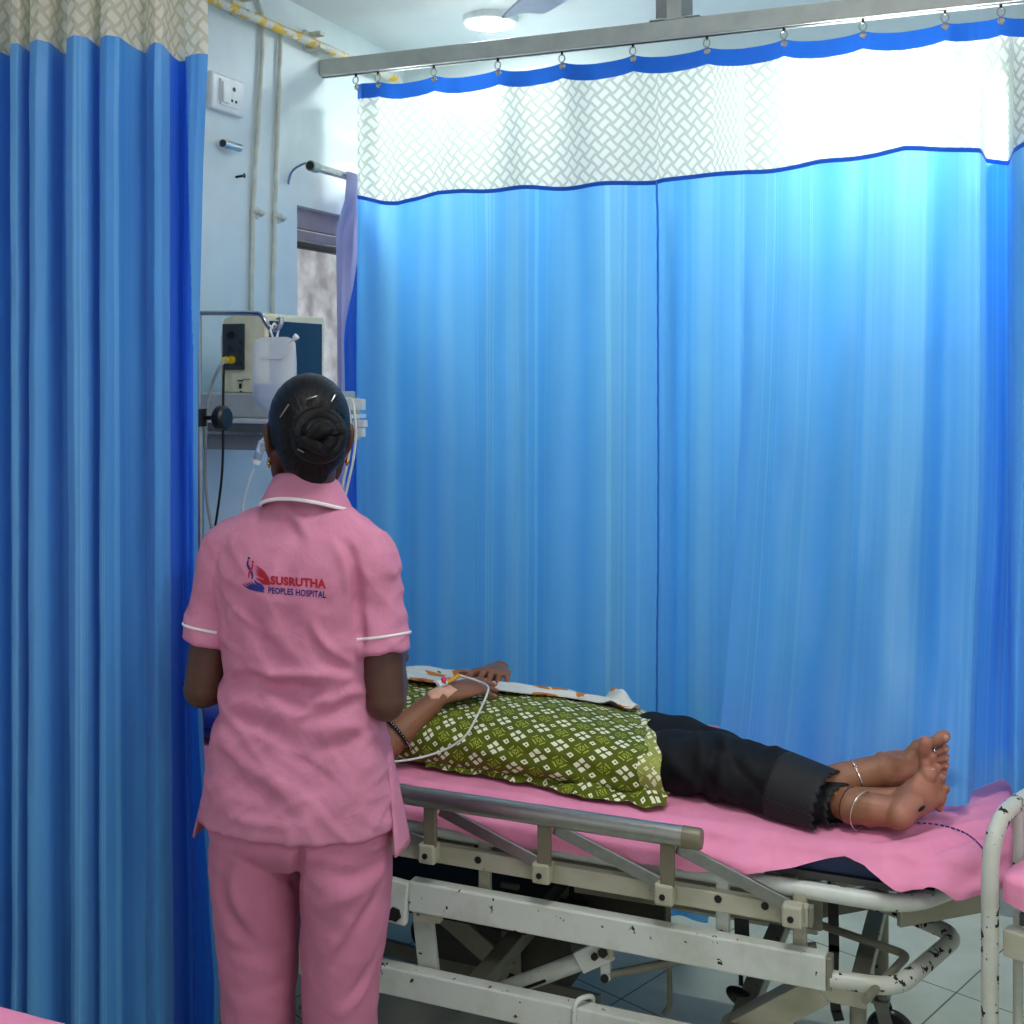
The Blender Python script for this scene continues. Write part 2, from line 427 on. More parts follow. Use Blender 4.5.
g = Mat('clear_plastic', (.85, .93, .97, 1), .12); g.b.inputs['Transmission Weight'].default_value = .75; g.b.inputs['IOR'].default_value = 1.2; M['clear'] = g.m
g = Mat('bag_plastic', srgb(240, 246, 248), .2); tr = g.new('ShaderNodeBsdfTransparent'); mx_ = g.new('ShaderNodeMixShader'); mx_.inputs[0].default_value = .5
g.link(tr.outputs[0], mx_.inputs[1]); g.link(g.b.outputs[0], mx_.inputs[2]); g.link(mx_.outputs[0], g.out.inputs[0]); M['bag'] = g.m
g = Mat('bag_fluid', srgb(128, 186, 230), .1); g.b.inputs['Transmission Weight'].default_value = .25; g.b.inputs['IOR'].default_value = 1.3; M['fluid'] = g.m
g = Mat('window_pane', (.92, .94, .96, 1), .35); g.b.inputs['Transmission Weight'].default_value = 1.; g.b.inputs['IOR'].default_value = 1.05
g.bump(g.noise(g.coord(), 30, 3), .4, .01); pn = g.noise(g.coord(), 9, 5, .65); g.base(g.mix(pn.map(.4, .62), srgb(176, 172, 178), srgb(240, 242, 246))); M['pane'] = g.m
M['tubing'] = plain('clear_tubing', srgb(214, 218, 214), .2, bump=0).m
M['monitor_cream'] = plain('cream_monitor_plastic', srgb(228, 224, 190), .5).m
M['screen'] = plain('dark_screen', srgb(22, 40, 62), .12, bump=0).m
M['panel_dark'] = plain('dark_panel', srgb(44, 56, 60), .4).m
M['yellow'] = plain('yellow_plastic', srgb(214, 190, 46), .4).m
m = Mat('worn_yellow_pipe', srgb(216, 180, 40), .4); n = m.noise(m.coord(), 16, 4, .6); m.base(m.mix(n.gt(.5), srgb(214, 172, 34), srgb(196, 198, 186))); M['yellow_pipe'] = m.m
M['conduit'] = plain('painted_conduit', srgb(206, 210, 196), .4, nscale=18, var=.15).m
M['white_plastic'] = plain('white_plastic', srgb(224, 230, 230), .35, bump=0).m
M['grey_shelf'] = plain('grey_shelf_paint', srgb(176, 184, 184), .4).m
M['shelf_dark'] = plain('grey_drawer_paint', srgb(132, 138, 138), .45).m
M['cable'] = plain('grey_cable', srgb(150, 155, 155), .4, bump=0).m
M['shutter'] = plain('mauve_shutter', srgb(158, 150, 156), .5).m
M['bandage'] = plain('skin_tape', srgb(224, 172, 146), .7).m
M['pink_plastic'] = plain('pink_plastic', srgb(226, 70, 110), .35, bump=0).m
M['fan'] = plain('fan_metal', srgb(206, 214, 226), .35, .2, bump=0).m
M['lamp'] = Mat('lit_tube', (1, 1, 1, 1)).emit((.93, 1, .97, 1), 150).m
M['led'] = Mat('lit_diffuser', (1, 1, 1, 1)).emit((.95, 1, .99, 1), 70).m
M['panel_led'] = Mat('lit_panel', (1, 1, 1, 1)).emit((1, .985, .96, 1), 15).m
# ================================================================ the room
WU, BV, CZ = -1.96, 3.74, 2.66
def struct(name, mb, mats, **k):
    o = mb.build(name, mats, **k); o['kind'] = 'structure'; return o
struct('floor', box((WU-.1, -1.6, -.06), (3.2, BV+.1, 0)), M['floor'], smooth=False)
struct('ceiling', box((WU-.1, -1.6, CZ), (3.2, BV+.1, CZ+.06)), M['ceil'], smooth=False)
struct('wall_back', box((WU-.1, BV, 0), (3.2, BV+.1, CZ)), M['plaster_back'], smooth=False)
# left wall with the window opening
w0 = P(297, 205, U=WU); w1 = P(290, 330, U=WU)
WV0, WV1, WZ1, WZ0 = w0.y, w0.y+.62, w0.z, 1.02
mb = MB(); box((WU-.1, -1.6, 0), (WU, WV0, CZ), mb); box((WU-.1, WV1, 0), (WU, BV, CZ), mb)
box((WU-.1, WV0, 0), (WU, WV1, WZ0), mb); box((WU-.1, WV0, WZ1), (WU, WV1, CZ), mb)
struct('wall_left', mb, M['wall'], smooth=False)
struct('baseboard_left', box((WU, -1.6, 0), (WU+.012, BV, .1)), M['grey_shelf'], smooth=False)
struct('baseboard_back', box((WU+.012, BV-.012, 0), (3.2, BV, .1)), M['grey_shelf'], smooth=False)
win = thing('window_1', None, None, (WU-.05, (WV0+WV1)/2, WZ0)); win['kind'] = 'structure'
mb = MB(); t = .03
box((WU-.08, WV0, WZ0), (WU-.03, WV0+t, WZ1), mb); box((WU-.08, WV1-t, WZ0), (WU-.03, WV1, WZ1), mb)
box((WU-.08, WV0+t, WZ0), (WU-.03, WV1-t, WZ0+t), mb); box((WU-.08, WV0+t, WZ1-t), (WU-.03, WV1-t, WZ1), mb)
mb.build('window_frame', M['shutter'], win, smooth=False)
zs = P(300, 240, U=WU).z
box((WU-.062, WV0+t, WZ0+t), (WU-.056, WV1-t, WZ1-t)).build('pane', M['pane'], win, smooth=False)
mb = MB(); z1 = WZ1-t; hgt = (z1-zs)/2
for i in range(2): box((WU-.05, WV0+t, z1-(i+1)*hgt+.006), (WU-.028-.006*i, WV1-t, z1-i*hgt), mb)
mb.build('rolled_shutter', M['shutter'], win, smooth=False)
box((WU-.05, WV0+t, zs-.018), (WU-.02, WV1-t, zs+.004)).build('shutter_bottom_bar', M['dark_metal'], win, smooth=False, bevel=.003)

# ---------------------------------------------------------------- lights
def area(name, loc, rot, sx, sy, power, col=(1, 1, 1)):
    l = bpy.data.lights.new(name, 'AREA'); l.shape = 'RECTANGLE'; l.size = sx; l.size_y = sy; l.energy = power; l.color = col
    o = bpy.data.objects.new(name, l); C.objects.link(o); o.location = loc; o.rotation_euler = rot; return o
def panel(loc, label):
    t = thing('ceiling_panel_light', label, 'ceiling light', loc)
    mb = MB(); x, y, z = loc; s = .3
    box((x-s, y-s, z-.03), (x+s, y-s+.02, z), mb); box((x-s, y+s-.02, z-.03), (x+s, y+s, z), mb)
    box((x-s, y-s+.02, z-.03), (x-s+.02, y+s-.02, z), mb); box((x+s-.02, y-s+.02, z-.03), (x+s, y+s-.02, z), mb)
    mb.build('frame', M['white_plastic'], t, smooth=False)
    box((x-s+.02, y-s+.02, z-.02), (x+s-.02, y+s-.02, z-.005)).build('diffuser', M['panel_led'], t, smooth=False)
panel((-.42, 1.62, CZ), 'square lit ceiling panel nearest the blue curtains, above the beds')
panel((.9, .3, CZ), 'square lit ceiling panel above the foot of the foreground bed')
def tubelight(a, b, out, label):
    a, b, out = Vector(a), Vector(b), Vector(out); c = (a+b)/2
    t = thing('tube_light', label, 'tube light', tuple(c))
    beam(a-out*.012+Vector((0, 0, .034)), b-out*.012+Vector((0, 0, .034)), .10, .004).build('added_light_shield', M['white_plastic'], t, smooth=False)  # unseen hood, added to keep the tube's light off the ceiling
    beam(a-out*.0345, b-out*.0345, .045, .03, up=out).build('wall_mount_batten', M['white_plastic'], t, smooth=False, bevel=.004)
    d = (b-a).normalized()
    for q_ in (a-out*.02, b-out*.02-d*.02): beam(q_, q_+d*.02, .03, .06, out).build('lamp_holder', M['white_plastic'], t, smooth=False)
    tube([a+d*.02, b-d*.02], .014, 12).build('tube', M['lamp'], t)
tubelight((WU+.05, 3.45, 2.27), (WU+.05, 3.72, 2.27), (1, 0, 0), 'short lit tube light on the left wall behind the long blue curtain')
tubelight((-.56, BV-.05, 2.30), (.02, BV-.05, 2.30), (0, -1, 0), 'lit tube light on the back wall behind the blue curtain')
w = bpy.data.worlds.new('world'); scene.world = w; w.use_nodes = True
w.node_tree.nodes['Background'].inputs[0].default_value = (.93, .98, 1, 1); w.node_tree.nodes['Background'].inputs[1].default_value = .55
# round lamp on the ceiling and the fan
p = P(490, 24, Z=CZ-.02); lt = thing('round_ceiling_light', 'round glowing lamp on the ceiling behind the fan blade', 'ceiling light', (p.x, p.y, CZ))
lathe([(.086, 0), (.086, -.018), (.076, -.021), (.076, -.012)], (p.x, p.y, CZ), (0, 0, 1), 32).build('rim', M['white_plastic'], lt)
lathe([(.075, -.012), (.075, -.022), (.055, -.028), (.0, -.031)], (p.x, p.y, CZ), (0, 0, 1), 32).build('diffuser', M['led'], lt)
FZ = 2.4; tip = P(522, 16, Z=FZ); fwd = Vector((-sn, cs, 0)); rgt = Vector((cs, sn, 0))
bd = (rgt*-.36+fwd*.93).normalized(); hub = tip-bd*.56
fan = thing('ceiling_fan', 'ceiling fan with pale grey metal blades, one blade tip in view', 'fan', (hub.x, hub.y, FZ))
lathe([(0, -.05), (.07, -.045), (.1, -.01), (.1, .04), (.06, .07), (0, .075)], hub, (0, 0, 1), 28).build('motor', M['fan'], fan)
tube([hub+Vector((0, 0, .05)), hub+Vector((0, 0, CZ-FZ))], .012).build('downrod', M['white_plastic'], fan)
lathe([(.05, 0), (.045, -.05), (.015, -.07)], (hub.x, hub.y, CZ), (0, 0, 1), 24).build('canopy', M['white_plastic'], fan)
for k in range(3):
    d = Matrix.Rotation(k*2*math.pi/3, 3, 'Z') @ bd; s = Vector((-d.y, d.x, 0)); mb = MB(); R = []
    for i, (r, wd) in enumerate(((.09, .05), (.16, .1), (.3, .13), (.46, .125), (.55, .11), (.56, .1))):
        c = hub+d*r; R.append([c+s*(wd/2)*a+Vector((0, 0, b*.003+(1-a*a)*.01-a*.012)) for a, b in ((-1, -1), (-.35, -1), (.35, -1), (1, -1), (1, 1), (.35, 1), (-.35, 1), (-1, 1))])
    mb.add(*loft(R)); mb.build('blade', M['fan'], fan)

# ---------------------------------------------------------------- things on the left wall
p = P(222, 95, U=WU); sw = thing('switch_socket', 'white wall plate with one switch and a three pin socket', 'wall socket', (WU, p.y, p.z))
box((WU, p.y-.075, p.z-.05), (WU+.022, p.y+.075, p.z+.05)).build('plate', M['white_plastic'], sw, smooth=False, bevel=.008)
box((WU+.022, p.y-.04, p.z-.035), (WU+.026, p.y+.04, p.z+.035)).build('inner_frame', M['white_plastic'], sw, smooth=False, bevel=.002)
beam((WU+.026, p.y-.022, p.z-.028), (WU+.026, p.y-.022, p.z+.028), .03, .012, (1, 0, 0)).build('rocker_switch', M['white_plastic'], sw, smooth=False, bevel=.003)
for dy, dz, r in ((.018, .016, .006), (.009, -.016, .0042), (.027, -.016, .0042)): disc((WU+.0265, p.y+dy, p.z+dz), r, .002, (1, 0, 0), 14).build('socket_hole', M['dark_metal'], sw)
p = P(214, 144, U=WU); hk = thing('wall_hook', 'short chrome rod stub on the wall under the socket', 'wall hook', tuple(p))
q = p+Vector((.028, 0, 0)); tube([q, q+Vector((0, .075, 0))], .0115, 16).build('stub', M['chrome'], hk)
disc(q-Vector((0, .0012, 0)), .0095, .002, (0, 1, 0)).build('open_end', M['black_plastic'], hk)
tube([Vector((WU, q.y+.05, q.z)), Vector((q.x-.009, q.y+.05, q.z))], .005, 10).build('wall_peg', M['chrome'], hk)
p = P(236, 177, U=WU)
tag(tube([p, p+Vector((.025, 0, .002)), p+Vector((.027, 0, .002))], [.0035, .0035, .007], 12).build('screw', M['dark_metal']), 'single dark screw left in the wall below the chrome stub', 'screw')
# surface pipes
def conduit(name, label, px, clampy, bend=False):
    pts = [P(x, y, U=WU+.0105) for x, y in px]
    t = thing(name, label, 'pipe', tuple(pts[-1]), group='thin pipes down the left wall')
    tube(pts, .0068, 12, rad=.03).build('pipe', M['conduit'], t)
    for y in clampy:
        x = np.interp(y, [q[1] for q in px][::1], [q[0] for q in px]); c = P(x, y, U=WU)
        mb = MB(); disc(c+Vector((.008, 0, 0)), .017, .016, (1, 0, 0), 16, mb); tube([c+Vector((.012, -.02, .004)), c+Vector((.029, -.009, 0)), c+Vector((.029, .009, 0)), c+Vector((.012, .02, -.004))], .006, 8, mb)
        mb.build('clamp', M['conduit'], t)
conduit('wall_pipe', 'thin grey pipe on the wall, the one nearer the socket', [(245, -30), (263, 12), (262, 60), (256, 160), (253, 214), (251, 340)], [213])
conduit('wall_pipe', 'thin grey pipe on the wall, the one nearer the window', [(281, 32), (278, 120), (275, 219), (272, 340)], [218])
a, b = P(200, -6, U=WU+.035), P(352, 60, U=WU+.035)
yp = thing('yellow_gas_pipe', 'worn yellow pipe running along the top of the left wall', 'pipe', tuple(a))
tube([a+(a-b)*.3, b+(b-a)*.4], .014, 14).build('pipe', M['yellow_pipe'], yp)
for x, y in ((236, 7), (308, 42)):
    c = P(x, y, U=WU); 
    mb = MB(); box((WU, c.y-.03, c.z-.03), (WU+.012, c.y+.03, c.z+.03), mb); beam((WU+.01, c.y, c.z-.02), (WU+.052, c.y, c.z-.02), .03, .012, mb=mb); beam((WU+.01, c.y, c.z+.02), (WU+.052, c.y, c.z+.02), .03, .012, mb=mb)
    mb.build('bracket', M['conduit'], yp, smooth=False, bevel=.003)

KV_EDGE = 3.13
# window curtain on its rod
RU = WU+.075
y0w = P(341, 178, U=RU).y
a, b = P(311, 166, U=RU), P(349, 178, U=RU); b = a+(b-a)*1.0; b.y = y0w+.45; b.z = a.z; b.x = RU
rod = thing('window_curtain_rod', 'chrome curtain rod over the window with dark open end', 'curtain rod', tuple(a))
tube([a, b], .0125, 16).build('rod', M['chrome'], rod)
tube([a-Vector((0, .005, 0)), a+Vector((0, .03, 0))], .016, 16).build('end_sleeve', M['steel'], rod)
disc(a-Vector((0, .006, 0)), .0125, .002, (0, 1, 0)).build('open_end', M['black_plastic'], rod)
for q in (.03, .6):
    mb = MB()
    c = a+(b-a)*q if q > .1 else a+Vector((0, .015, 0)); tube([Vector((WU, c.y-.02, c.z-.05)), Vector((WU+.01, c.y-.02, c.z-.01)), Vector((WU+.05, c.y-.01, c.z+.012)), c+Vector((0, 0, .01))], .004, 8, mb, rad=.02)
    mb.build('wire_bracket', M['chrome'], rod)
mb = MB(); nx, nz = 60, 60; v = []; uv = []
y0 = P(341, 178, U=RU).y; y1 = y0+.40
for j in range(nz+1):
    tz = j/nz; zz = a.z-.016-tz*1.25 if tz > .03 else a.z+.03-tz*1.5
    if tz <= .034: zz = a.z+.012-tz
    for i in range(nx+1):
        s = i/nx; amp = .011*(.35+.65*min(1, tz*5)); yy = y0+(y1-y0)*s*(1-.1*tz)-.035*sstep(.02, .16, tz)*(1-s)
        uu = RU+.019*(1-float(sstep(.02, .12, tz)))+(amp*float(sstep(.0, .1, tz)))*math.sin(s*34+.6*math.sin(tz*3))+.004*math.sin(s*9+1)*tz
        v.append((uu, yy, zz)); uv.append((s*.8, zz))
n = nx+1; mb.add(v, [(j*n+i, j*n+i+1, (j+1)*n+i+1, (j+1)*n+i) for j in range(nz) for i in range(nx)])
tag(mb.build('window_curtain', M['lavender'], uv=uv, angle=180), 'plain lavender curtain hanging from the rod beside the window', 'curtain')

# ---------------------------------------------------------------- big curtain rail with hooks
KV = 3.2
r0 = P(323, 69, V=KV); RZ = r0.z
rail = thing('curtain_rail', 'long grey metal curtain track across the room above the bed', 'curtain rail', (-.9, KV, RZ))
box((WU+.002, KV-.02, RZ-.026), (1.5, KV+.02, RZ+.024)).build('track', M['rail_paint'], rail, smooth=False, bevel=.003)
box((WU+.002, KV-.006, RZ-.0275), (1.5, KV+.006, RZ-.0262)).build('slot', M['dark_metal'], rail, smooth=False)
q = P(676, 18, V=KV)
mb = MB(); box((q.x-.03, KV-.02, RZ+.024), (q.x+.03, KV+.02, CZ), mb)
mb.build('hanger', M['rail_paint'], rail, smooth=False, bevel=.002)
for s in (-1, 1):
    mb = MB(); beam((q.x+s*.036, KV-.02, RZ+.03), (q.x+s*.036, KV-.02, RZ+.11), .006, .03, (1, 0, 0), mb); box((q.x+s*.05-.02, KV-.02, RZ+.0245), (q.x+s*.05+.02, KV+.02, RZ+.0285), mb)
    mb.build('hanger_flange', M['steel'], rail, smooth=False, bevel=.001)
HX = [356, 378, 434, 498, 562, 633, 707, 784, 863, 945, 1001]
hooks = [P(x, 50, V=KV).x for x in HX]+[.16, .32, .45]
for i, u in enumerate(hooks):
    t = thing('curtain_hook', 'small wire ring hook joining the track and the blue header of the long curtain', 'curtain hook', (u, KV, RZ-.03), group='hooks along the long curtain')
    tube([(u, KV, RZ-.0276), (u, KV, RZ-.0365)], .004, 8).build('runner', M['dark_metal'], t)
    tube([Vector((u+.009*math.sin(a), KV-.002, RZ-.046+.011*math.cos(a))) for a in np.linspace(0, 2*math.pi, 17)], .0018, 6).build('ring', M['steel'], t)

def ztop(u):
    k = np.searchsorted(hooks, u); 
    if k <= 0 or k >= len(hooks): return RZ-.055, 0.
    a, b = hooks[k-1], hooks[k]; s = (u-a)/(b-a); return RZ-.055-.022*(1-abs(2*s-1)**1.6)*min(1, (b-a)/.18), s
BX = [(340, 196), (356, 197), (380, 201), (400, 202), (418, 199), (438, 193), (465, 190), (500, 189), (560, 187), (655, 181), (664, 179), (735, 173), (800, 166), (850, 158), (905, 149), (987, 150), (1008, 152), (1024, 146)]
bu = [P(x, y, V=KV).x for x, y in BX]; bz = [P(x, y, V=KV).z for x, y in BX]
U0, U1 = P(353, 200, V=KV).x, .5
KU = [U0, -1.0, -.74, -.664, -.656, -.648, -.5, -.38, -.28, -.2, -.14, -.09, -.047, -.01, .03, .10, .2, .5]
KB = [3.19, 3.17, 3.16, 3.15, 3.145, 2.87, 2.80, 2.76, 2.68, 2.63, 2.60, 2.60, 2.63, 2.68, 2.76, 2.98, 3.08, 3.12]
KZ = [.08, .08, .1, .5, .73, .69, .675, .675, .678, .682, .684, .686, .688, .688, .688, .68, .66, .6]
xs = lambda x: P(x, 300, V=KV).x
ua, ub, uc = xs(982), xs(1010), xs(657)
def curtain_pt(u, t):
    """t 0 at the header top, 1 at the hem"""
    zt, s = ztop(u); zb = np.interp(u, KU, KZ); vb = np.interp(u, KU, KB); z = zt+(zb-zt)*t
    low = sstep(.05, .5, t); dn = sstep(.6, 1, t)
    v = KV+(vb-KV)*t**2.6
    near = (1-t)**3
    v += .016*math.cos(2*math.pi*s)*near-.010*(1-sstep(0, .2, t))
    v += low*(.017*math.sin(u*13.+1.4)+.012*math.sin(u*29+.9*math.sin(t*3)+.5)+.006*math.sin(u*61+2*t))*(1-.4*dn)
    v += .014*math.sin(u*21+.4)*sstep(.04, .3, t)*(1-low*.5)
    v -= .028*math.exp(-((u-uc-.03)/.03)**2)*sstep(.1, .3, t)
    v += .012*math.exp(-((u-uc)/.008)**2)*sstep(.14, .2, t)
    # deep pleat near the foot of the bed
    pl = float(sstep(ua-.004, ua+.010, u)*(1-sstep(ub-.004+.02*dn, ub+.010+.02*dn, u))); v += pl*(.15*(1-.45*dn))*sstep(.02, .1, t)
    v -= float(sstep(ub, ub+.03, u))*(.03+.05*dn)*sstep(.02, .2, t)
    # slack cloth lower down: slanting drags
    drag = dn*(.018*math.sin(14*u+17*t)+.010*math.sin(31*u-23*t+1))*sstep(-.75, -.3, u); v += drag
    v += .003*mnoise.noise(Vector((u*9, t*14, 0)))*low+.008*mnoise.noise(Vector((u*4, t*5, 4)))*low
    du = -.02*dn*math.exp(-((u-ub)/.1)**2)
    if u < U0+.012:  # the free edge turns forward and shows its reverse
        e = min(1., (U0+.012-u)/.12); k_ = float(sstep(.17, .34, t)); v += -.075*e*k_+.05*e*(1-k_); du += (U0+.012-u)*.98-.012*e*k_+.006*math.sin(e*9)*k_
    return Vector((u+du, v, z))
nu = 660; us = np.linspace(U0-.11, U1, nu)
arc = np.concatenate([[0], np.cumsum([(curtain_pt(us[i+1], .5)-curtain_pt(us[i], .5)).length for i in range(nu-1)])])
cur = thing('privacy_curtain', 'long pale blue striped curtain with white woven top panel hung behind the bed', 'curtain', (-.8, KV, .1))
def sheet(t_of, rows, name, mat, off=0., thick=0.):
    v = []; uv = []
    for j in range(rows+1):
        for i, u in enumerate(us):
            t = t_of(u, j/rows); p = curtain_pt(u, t); p.y += off; v.append(p); uv.append((arc[i], p.z))
    f = [(j*nu+i, j*nu+i+1, (j+1)*nu+i+1, (j+1)*nu+i) for j in range(rows) for i in range(nu-1)]
    mb = MB(); mb.add(v, f)
    if name == 'drape':
        for q_, fc in enumerate(mb.f):
            if us[fc[0] % nu] < U0-.004: mb.m[q_] = 1
        mat = [mat, M['satin_reverse']]
    return mb.build(name, mat, cur, uv=uv, angle=180)
def tz(u, z): 
    zt, _ = ztop(u); return (zt-z)/(zt-np.interp(u, KU, KZ))
hd = .045
bZ = lambda u: np.interp(u, bu, bz)+.003*math.sin(u*23)
sheet(lambda u, a: tz(u, ztop(u)[0]-a*hd), 4, 'header_tape', M['band_blue'])
sheet(lambda u, a: (1-a)*tz(u, ztop(u)[0]-hd)+a*tz(u, bZ(u)), 26, 'woven_top_panel', M['lace'])
sheet(lambda u, a: (1-a)*tz(u, bZ(u))+a, 120, 'drape', M['satin'])
sheet(lambda u, a: tz(u, bZ(u)+.004-a*.012), 2, 'seam_tape', M['band_blue'], -.002)
# the deep pleat is doubled cloth: a second layer lies behind it
pv_, puv = [], []; pu = np.linspace(ua-.03, ub+.05, 40)
for j in range(91):
    for u in pu:
        t0 = tz(u, bZ(u)); t = t0+(1-t0)*j/90*.97; p = curtain_pt(u, t); q = curtain_pt((ua+ub)/2, t); p.y = max(p.y+.014, q.y+.012); pv_.append(p); puv.append((u, p.z))
mb = MB(); mb.add(pv_, [(j*40+i, j*40+i+1, (j+1)*40+i+1, (j+1)*40+i) for j in range(90) for i in range(39)]); mb.build('pleat_layer', M['satin'], cur, uv=puv, angle=180)
# vertical join in the cloth
v = []; uv = []; sw_ = [-.0035, -.0012, .0012, .0035]
for j in range(121):
    for q_ in sw_:
        u = uc+q_+.0006*math.sin(j*1.7); t = (1-j/120)*tz(u, bZ(u))+j/120; p = curtain_pt(u, t); p.y -= .0035-abs(q_)*.6; v.append(p); uv.append((q_*2+.3, p.z))
mb = MB(); mb.add(v, [(j*4+i, j*4+i+1, (j+1)*4+i+1, (j+1)*4+i) for j in range(120) for i in range(3)]); mb.build('vertical_seam', M['seam_blue'], cur, uv=uv, angle=180)
for u in hooks:
    p = curtain_pt(u, .0); mb = MB()
    tube([p+Vector((.007*math.sin(a), -.003, -.012+.007*math.cos(a))) for a in np.linspace(0, 2*math.pi, 17)], .0025, 6, mb)
    disc(p+Vector((0, -.002, -.012)), .006, .002, (0, 1, 0), 14, mb); mb.build('eyelet', M['chrome'], cur)

# ---------------------------------------------------------------- bunched curtain at the left
LD = 2.45; e1 = P(206, 45, D=LD); e0 = P(-14, 45, D=LD); dirr = (e1-e0); dirr.z = 0; Ln = dirr.length; dirr.normalize(); nrm = Vector((-dirr.y, dirr.x, 0))
LB = P(100, 45, D=LD).z
cl = thing('privacy_curtain', 'bunched darker blue curtain with cream woven top, hanging left of the nurse', 'curtain', (tuple((e0+e1)/2)[0], ((e0+e1)/2).y, .06))
# image x, offset towards the camera, boundary height there
prof = [(-14, .03), (2, -.05), (6, -.02), (14, .02), (22, .025), (27, -.03), (30, -.035), (34, .03), (44, .045), (54, .03), (58, -.03), (66, -.035), (70, .01), (74, .05), (84, .065), (95, .055), (100, .0), (103, .0), (107, .05), (116, .065), (127, .055), (134, .0), (142, -.03), (150, .01), (158, .03), (165, .02), (167.5, -.05), (171, -.075), (178, -.07), (180, -.05), (188, -.035), (197, -.03), (206, -.035)]
px_ = np.array([q[0] for q in prof]); po = np.array([q[1] for q in prof])
nn = 520; sx = np.linspace(-14, 206, nn)
smooth_o = np.interp(sx, px_, po); ker = np.hanning(9); ker /= ker.sum(); smooth_o = np.convolve(np.pad(smooth_o, 4, 'edge'), ker, 'valid')
k2 = np.hanning(33); k2 /= k2.sum(); low_o = np.convolve(np.pad(smooth_o, 16, 'edge'), k2, 'valid')
def lpt(i, z):
    s = (sx[i]+14)/220; tl = max(0, (LB-z)/LB); xw = s+tl*(.012*math.sin(i*.03+tl*2))+.012*tl*s
    gat = .55+.45*sstep(-.25, .15, LB-z)
    o = (smooth_o[i]*(1-.6*tl)+low_o[i]*.6*tl)*gat*(1-.25*tl*abs(math.sin(i*.013)))+.012*math.sin(i*.045+3*tl)*tl+.004*mnoise.noise(Vector((i*.03, z*6, 1)))
    if sx[i] > 168: o += -.02*tl
    s_ = float(sstep(160, 206, sx[i])); xw += s_*np.interp(z, [.3, .75, 1.05, 1.6, 2.0, 2.24], [.040, -.030, -.062, -.062, -.035, -.006])
    return e0.lerp(e1, xw)*1.0-nrm*o
arcL = np.concatenate([[0], np.cumsum(np.hypot(np.diff(sx)/220*Ln, np.diff(smooth_o)))])
def lsheet(z0, z1, rows, name, mat, rev=None):
    v = []; uv = []
    for j in range(rows+1):
        a = j/rows
        for i in range(nn):
            za = z0(i) if callable(z0) else z0; zb = z1(i) if callable(z1) else z1; z = za+(zb-za)*a
            p = lpt(i, z); p.z = z; v.append(p); uv.append((arcL[i], z))
    f = [(j*nn+i, j*nn+i+1, (j+1)*nn+i+1, (j+1)*nn+i) for j in range(rows) for i in range(nn-1)]
    mb = MB(); mb.add(v, f)
    if rev:   # the turned edge shows the reverse of the cloth
        for q_, fc in enumerate(mb.f):
            i = fc[0] % nn; z = mb.v[fc[0]][2]; x1 = 180+20*min(1, max(0, (LB-z)/.62)) if z > 1.2 else 200
            if 166.5 < sx[i] < x1: mb.m[q_] = 1
        mat = [mat, rev]
    return mb.build(name, mat, cl, uv=uv, angle=180)
bb = lambda i: LB-.004+.28*(smooth_o[i]-.01)*.55
lsheet(2.56, bb, 16, 'woven_top_panel', M['lace_left']); lsheet(bb, .06, 90, 'drape', M['satin_left'], M['satin_reverse'])
lsheet(2.59, 2.56, 2, 'header_tape', M['band_blue'])
lr = thing('curtain_rail', 'short ceiling track holding the bunched left curtain', 'curtain rail', (tuple((e0+e1)/2)[0], ((e0+e1)/2).y, 2.62))
q0, q1 = e0-dirr*.0, e1+dirr*.05; q0.z = q1.z = 2.62; beam(q0, q1, .04, .05).build('track', M['rail_paint'], lr, smooth=False, bevel=.003)
for k in (.15, .85):
    c = q0.lerp(q1, k); beam(c+Vector((0, 0, .0255)), c+Vector((0, 0, CZ-2.62)), .03, .03, (0, 1, 0)).build('ceiling_bracket', M['rail_paint'], lr, smooth=False)
for k in range(8):
    c = q0.lerp(q1, .03+.9*k/7); tag(tube([c-Vector((0, 0, .0255)), c-Vector((0, 0, .0295))], .003, 8).build('curtain_hook', M['steel']), 'small hook holding the bunched left curtain', 'curtain hook', 'hooks of the bunched left curtain')
# ================================================================ the patient's bed
M['gear'] = plain('grimy_gear_steel', srgb(64, 64, 56), .6, .3, nscale=12, var=.3).m
BU0, BU1, BN, BF, MT = -1.90, .02, 2.37, 3.04, .655       # head, foot, near side, far side, mattress top
DZ = .592                                                  # deck top
bed = thing('hospital_bed', 'old white painted adjustable hospital bed carrying the patient', 'bed', (-.98, 2.7, 0))
WP, CP, GP = M['white_paint'], M['cream_paint'], M['grey_paint']
bx = lambda lo, hi, name, mat, bev=.003: box(lo, hi).build(name, mat, bed, smooth=False, bevel=bev)
bm_ = lambda p, q, w, h, name, mat, up=(0, 0, 1), bev=.002: beam(p, q, w, h, up).build(name, mat, bed, smooth=False, bevel=bev)
bx((BU0+.03, BN+.015, DZ-.014), (-.13, BF-.015, DZ), 'deck_plate', M['deck'], .002)
NV = 2.345
c0 = P(690, 872, V=NV); zt = .572
deckt = [(BU0+.02, NV, zt), (-.175, NV, zt), (-.035, 2.55, zt), (0.0, BF-.05, zt), (-.05, BF+.03, zt), (BU0+.02, BF+.03, zt)]
tube(fillet(deckt, .06), .0165, 14).build('deck_tube', WP, bed)
for u in (-1.75, -1.3, -.85, -.4): bm_((u, NV, zt), (u, BF+.03, zt), .03, .012, 'deck_cross_bar', GP)
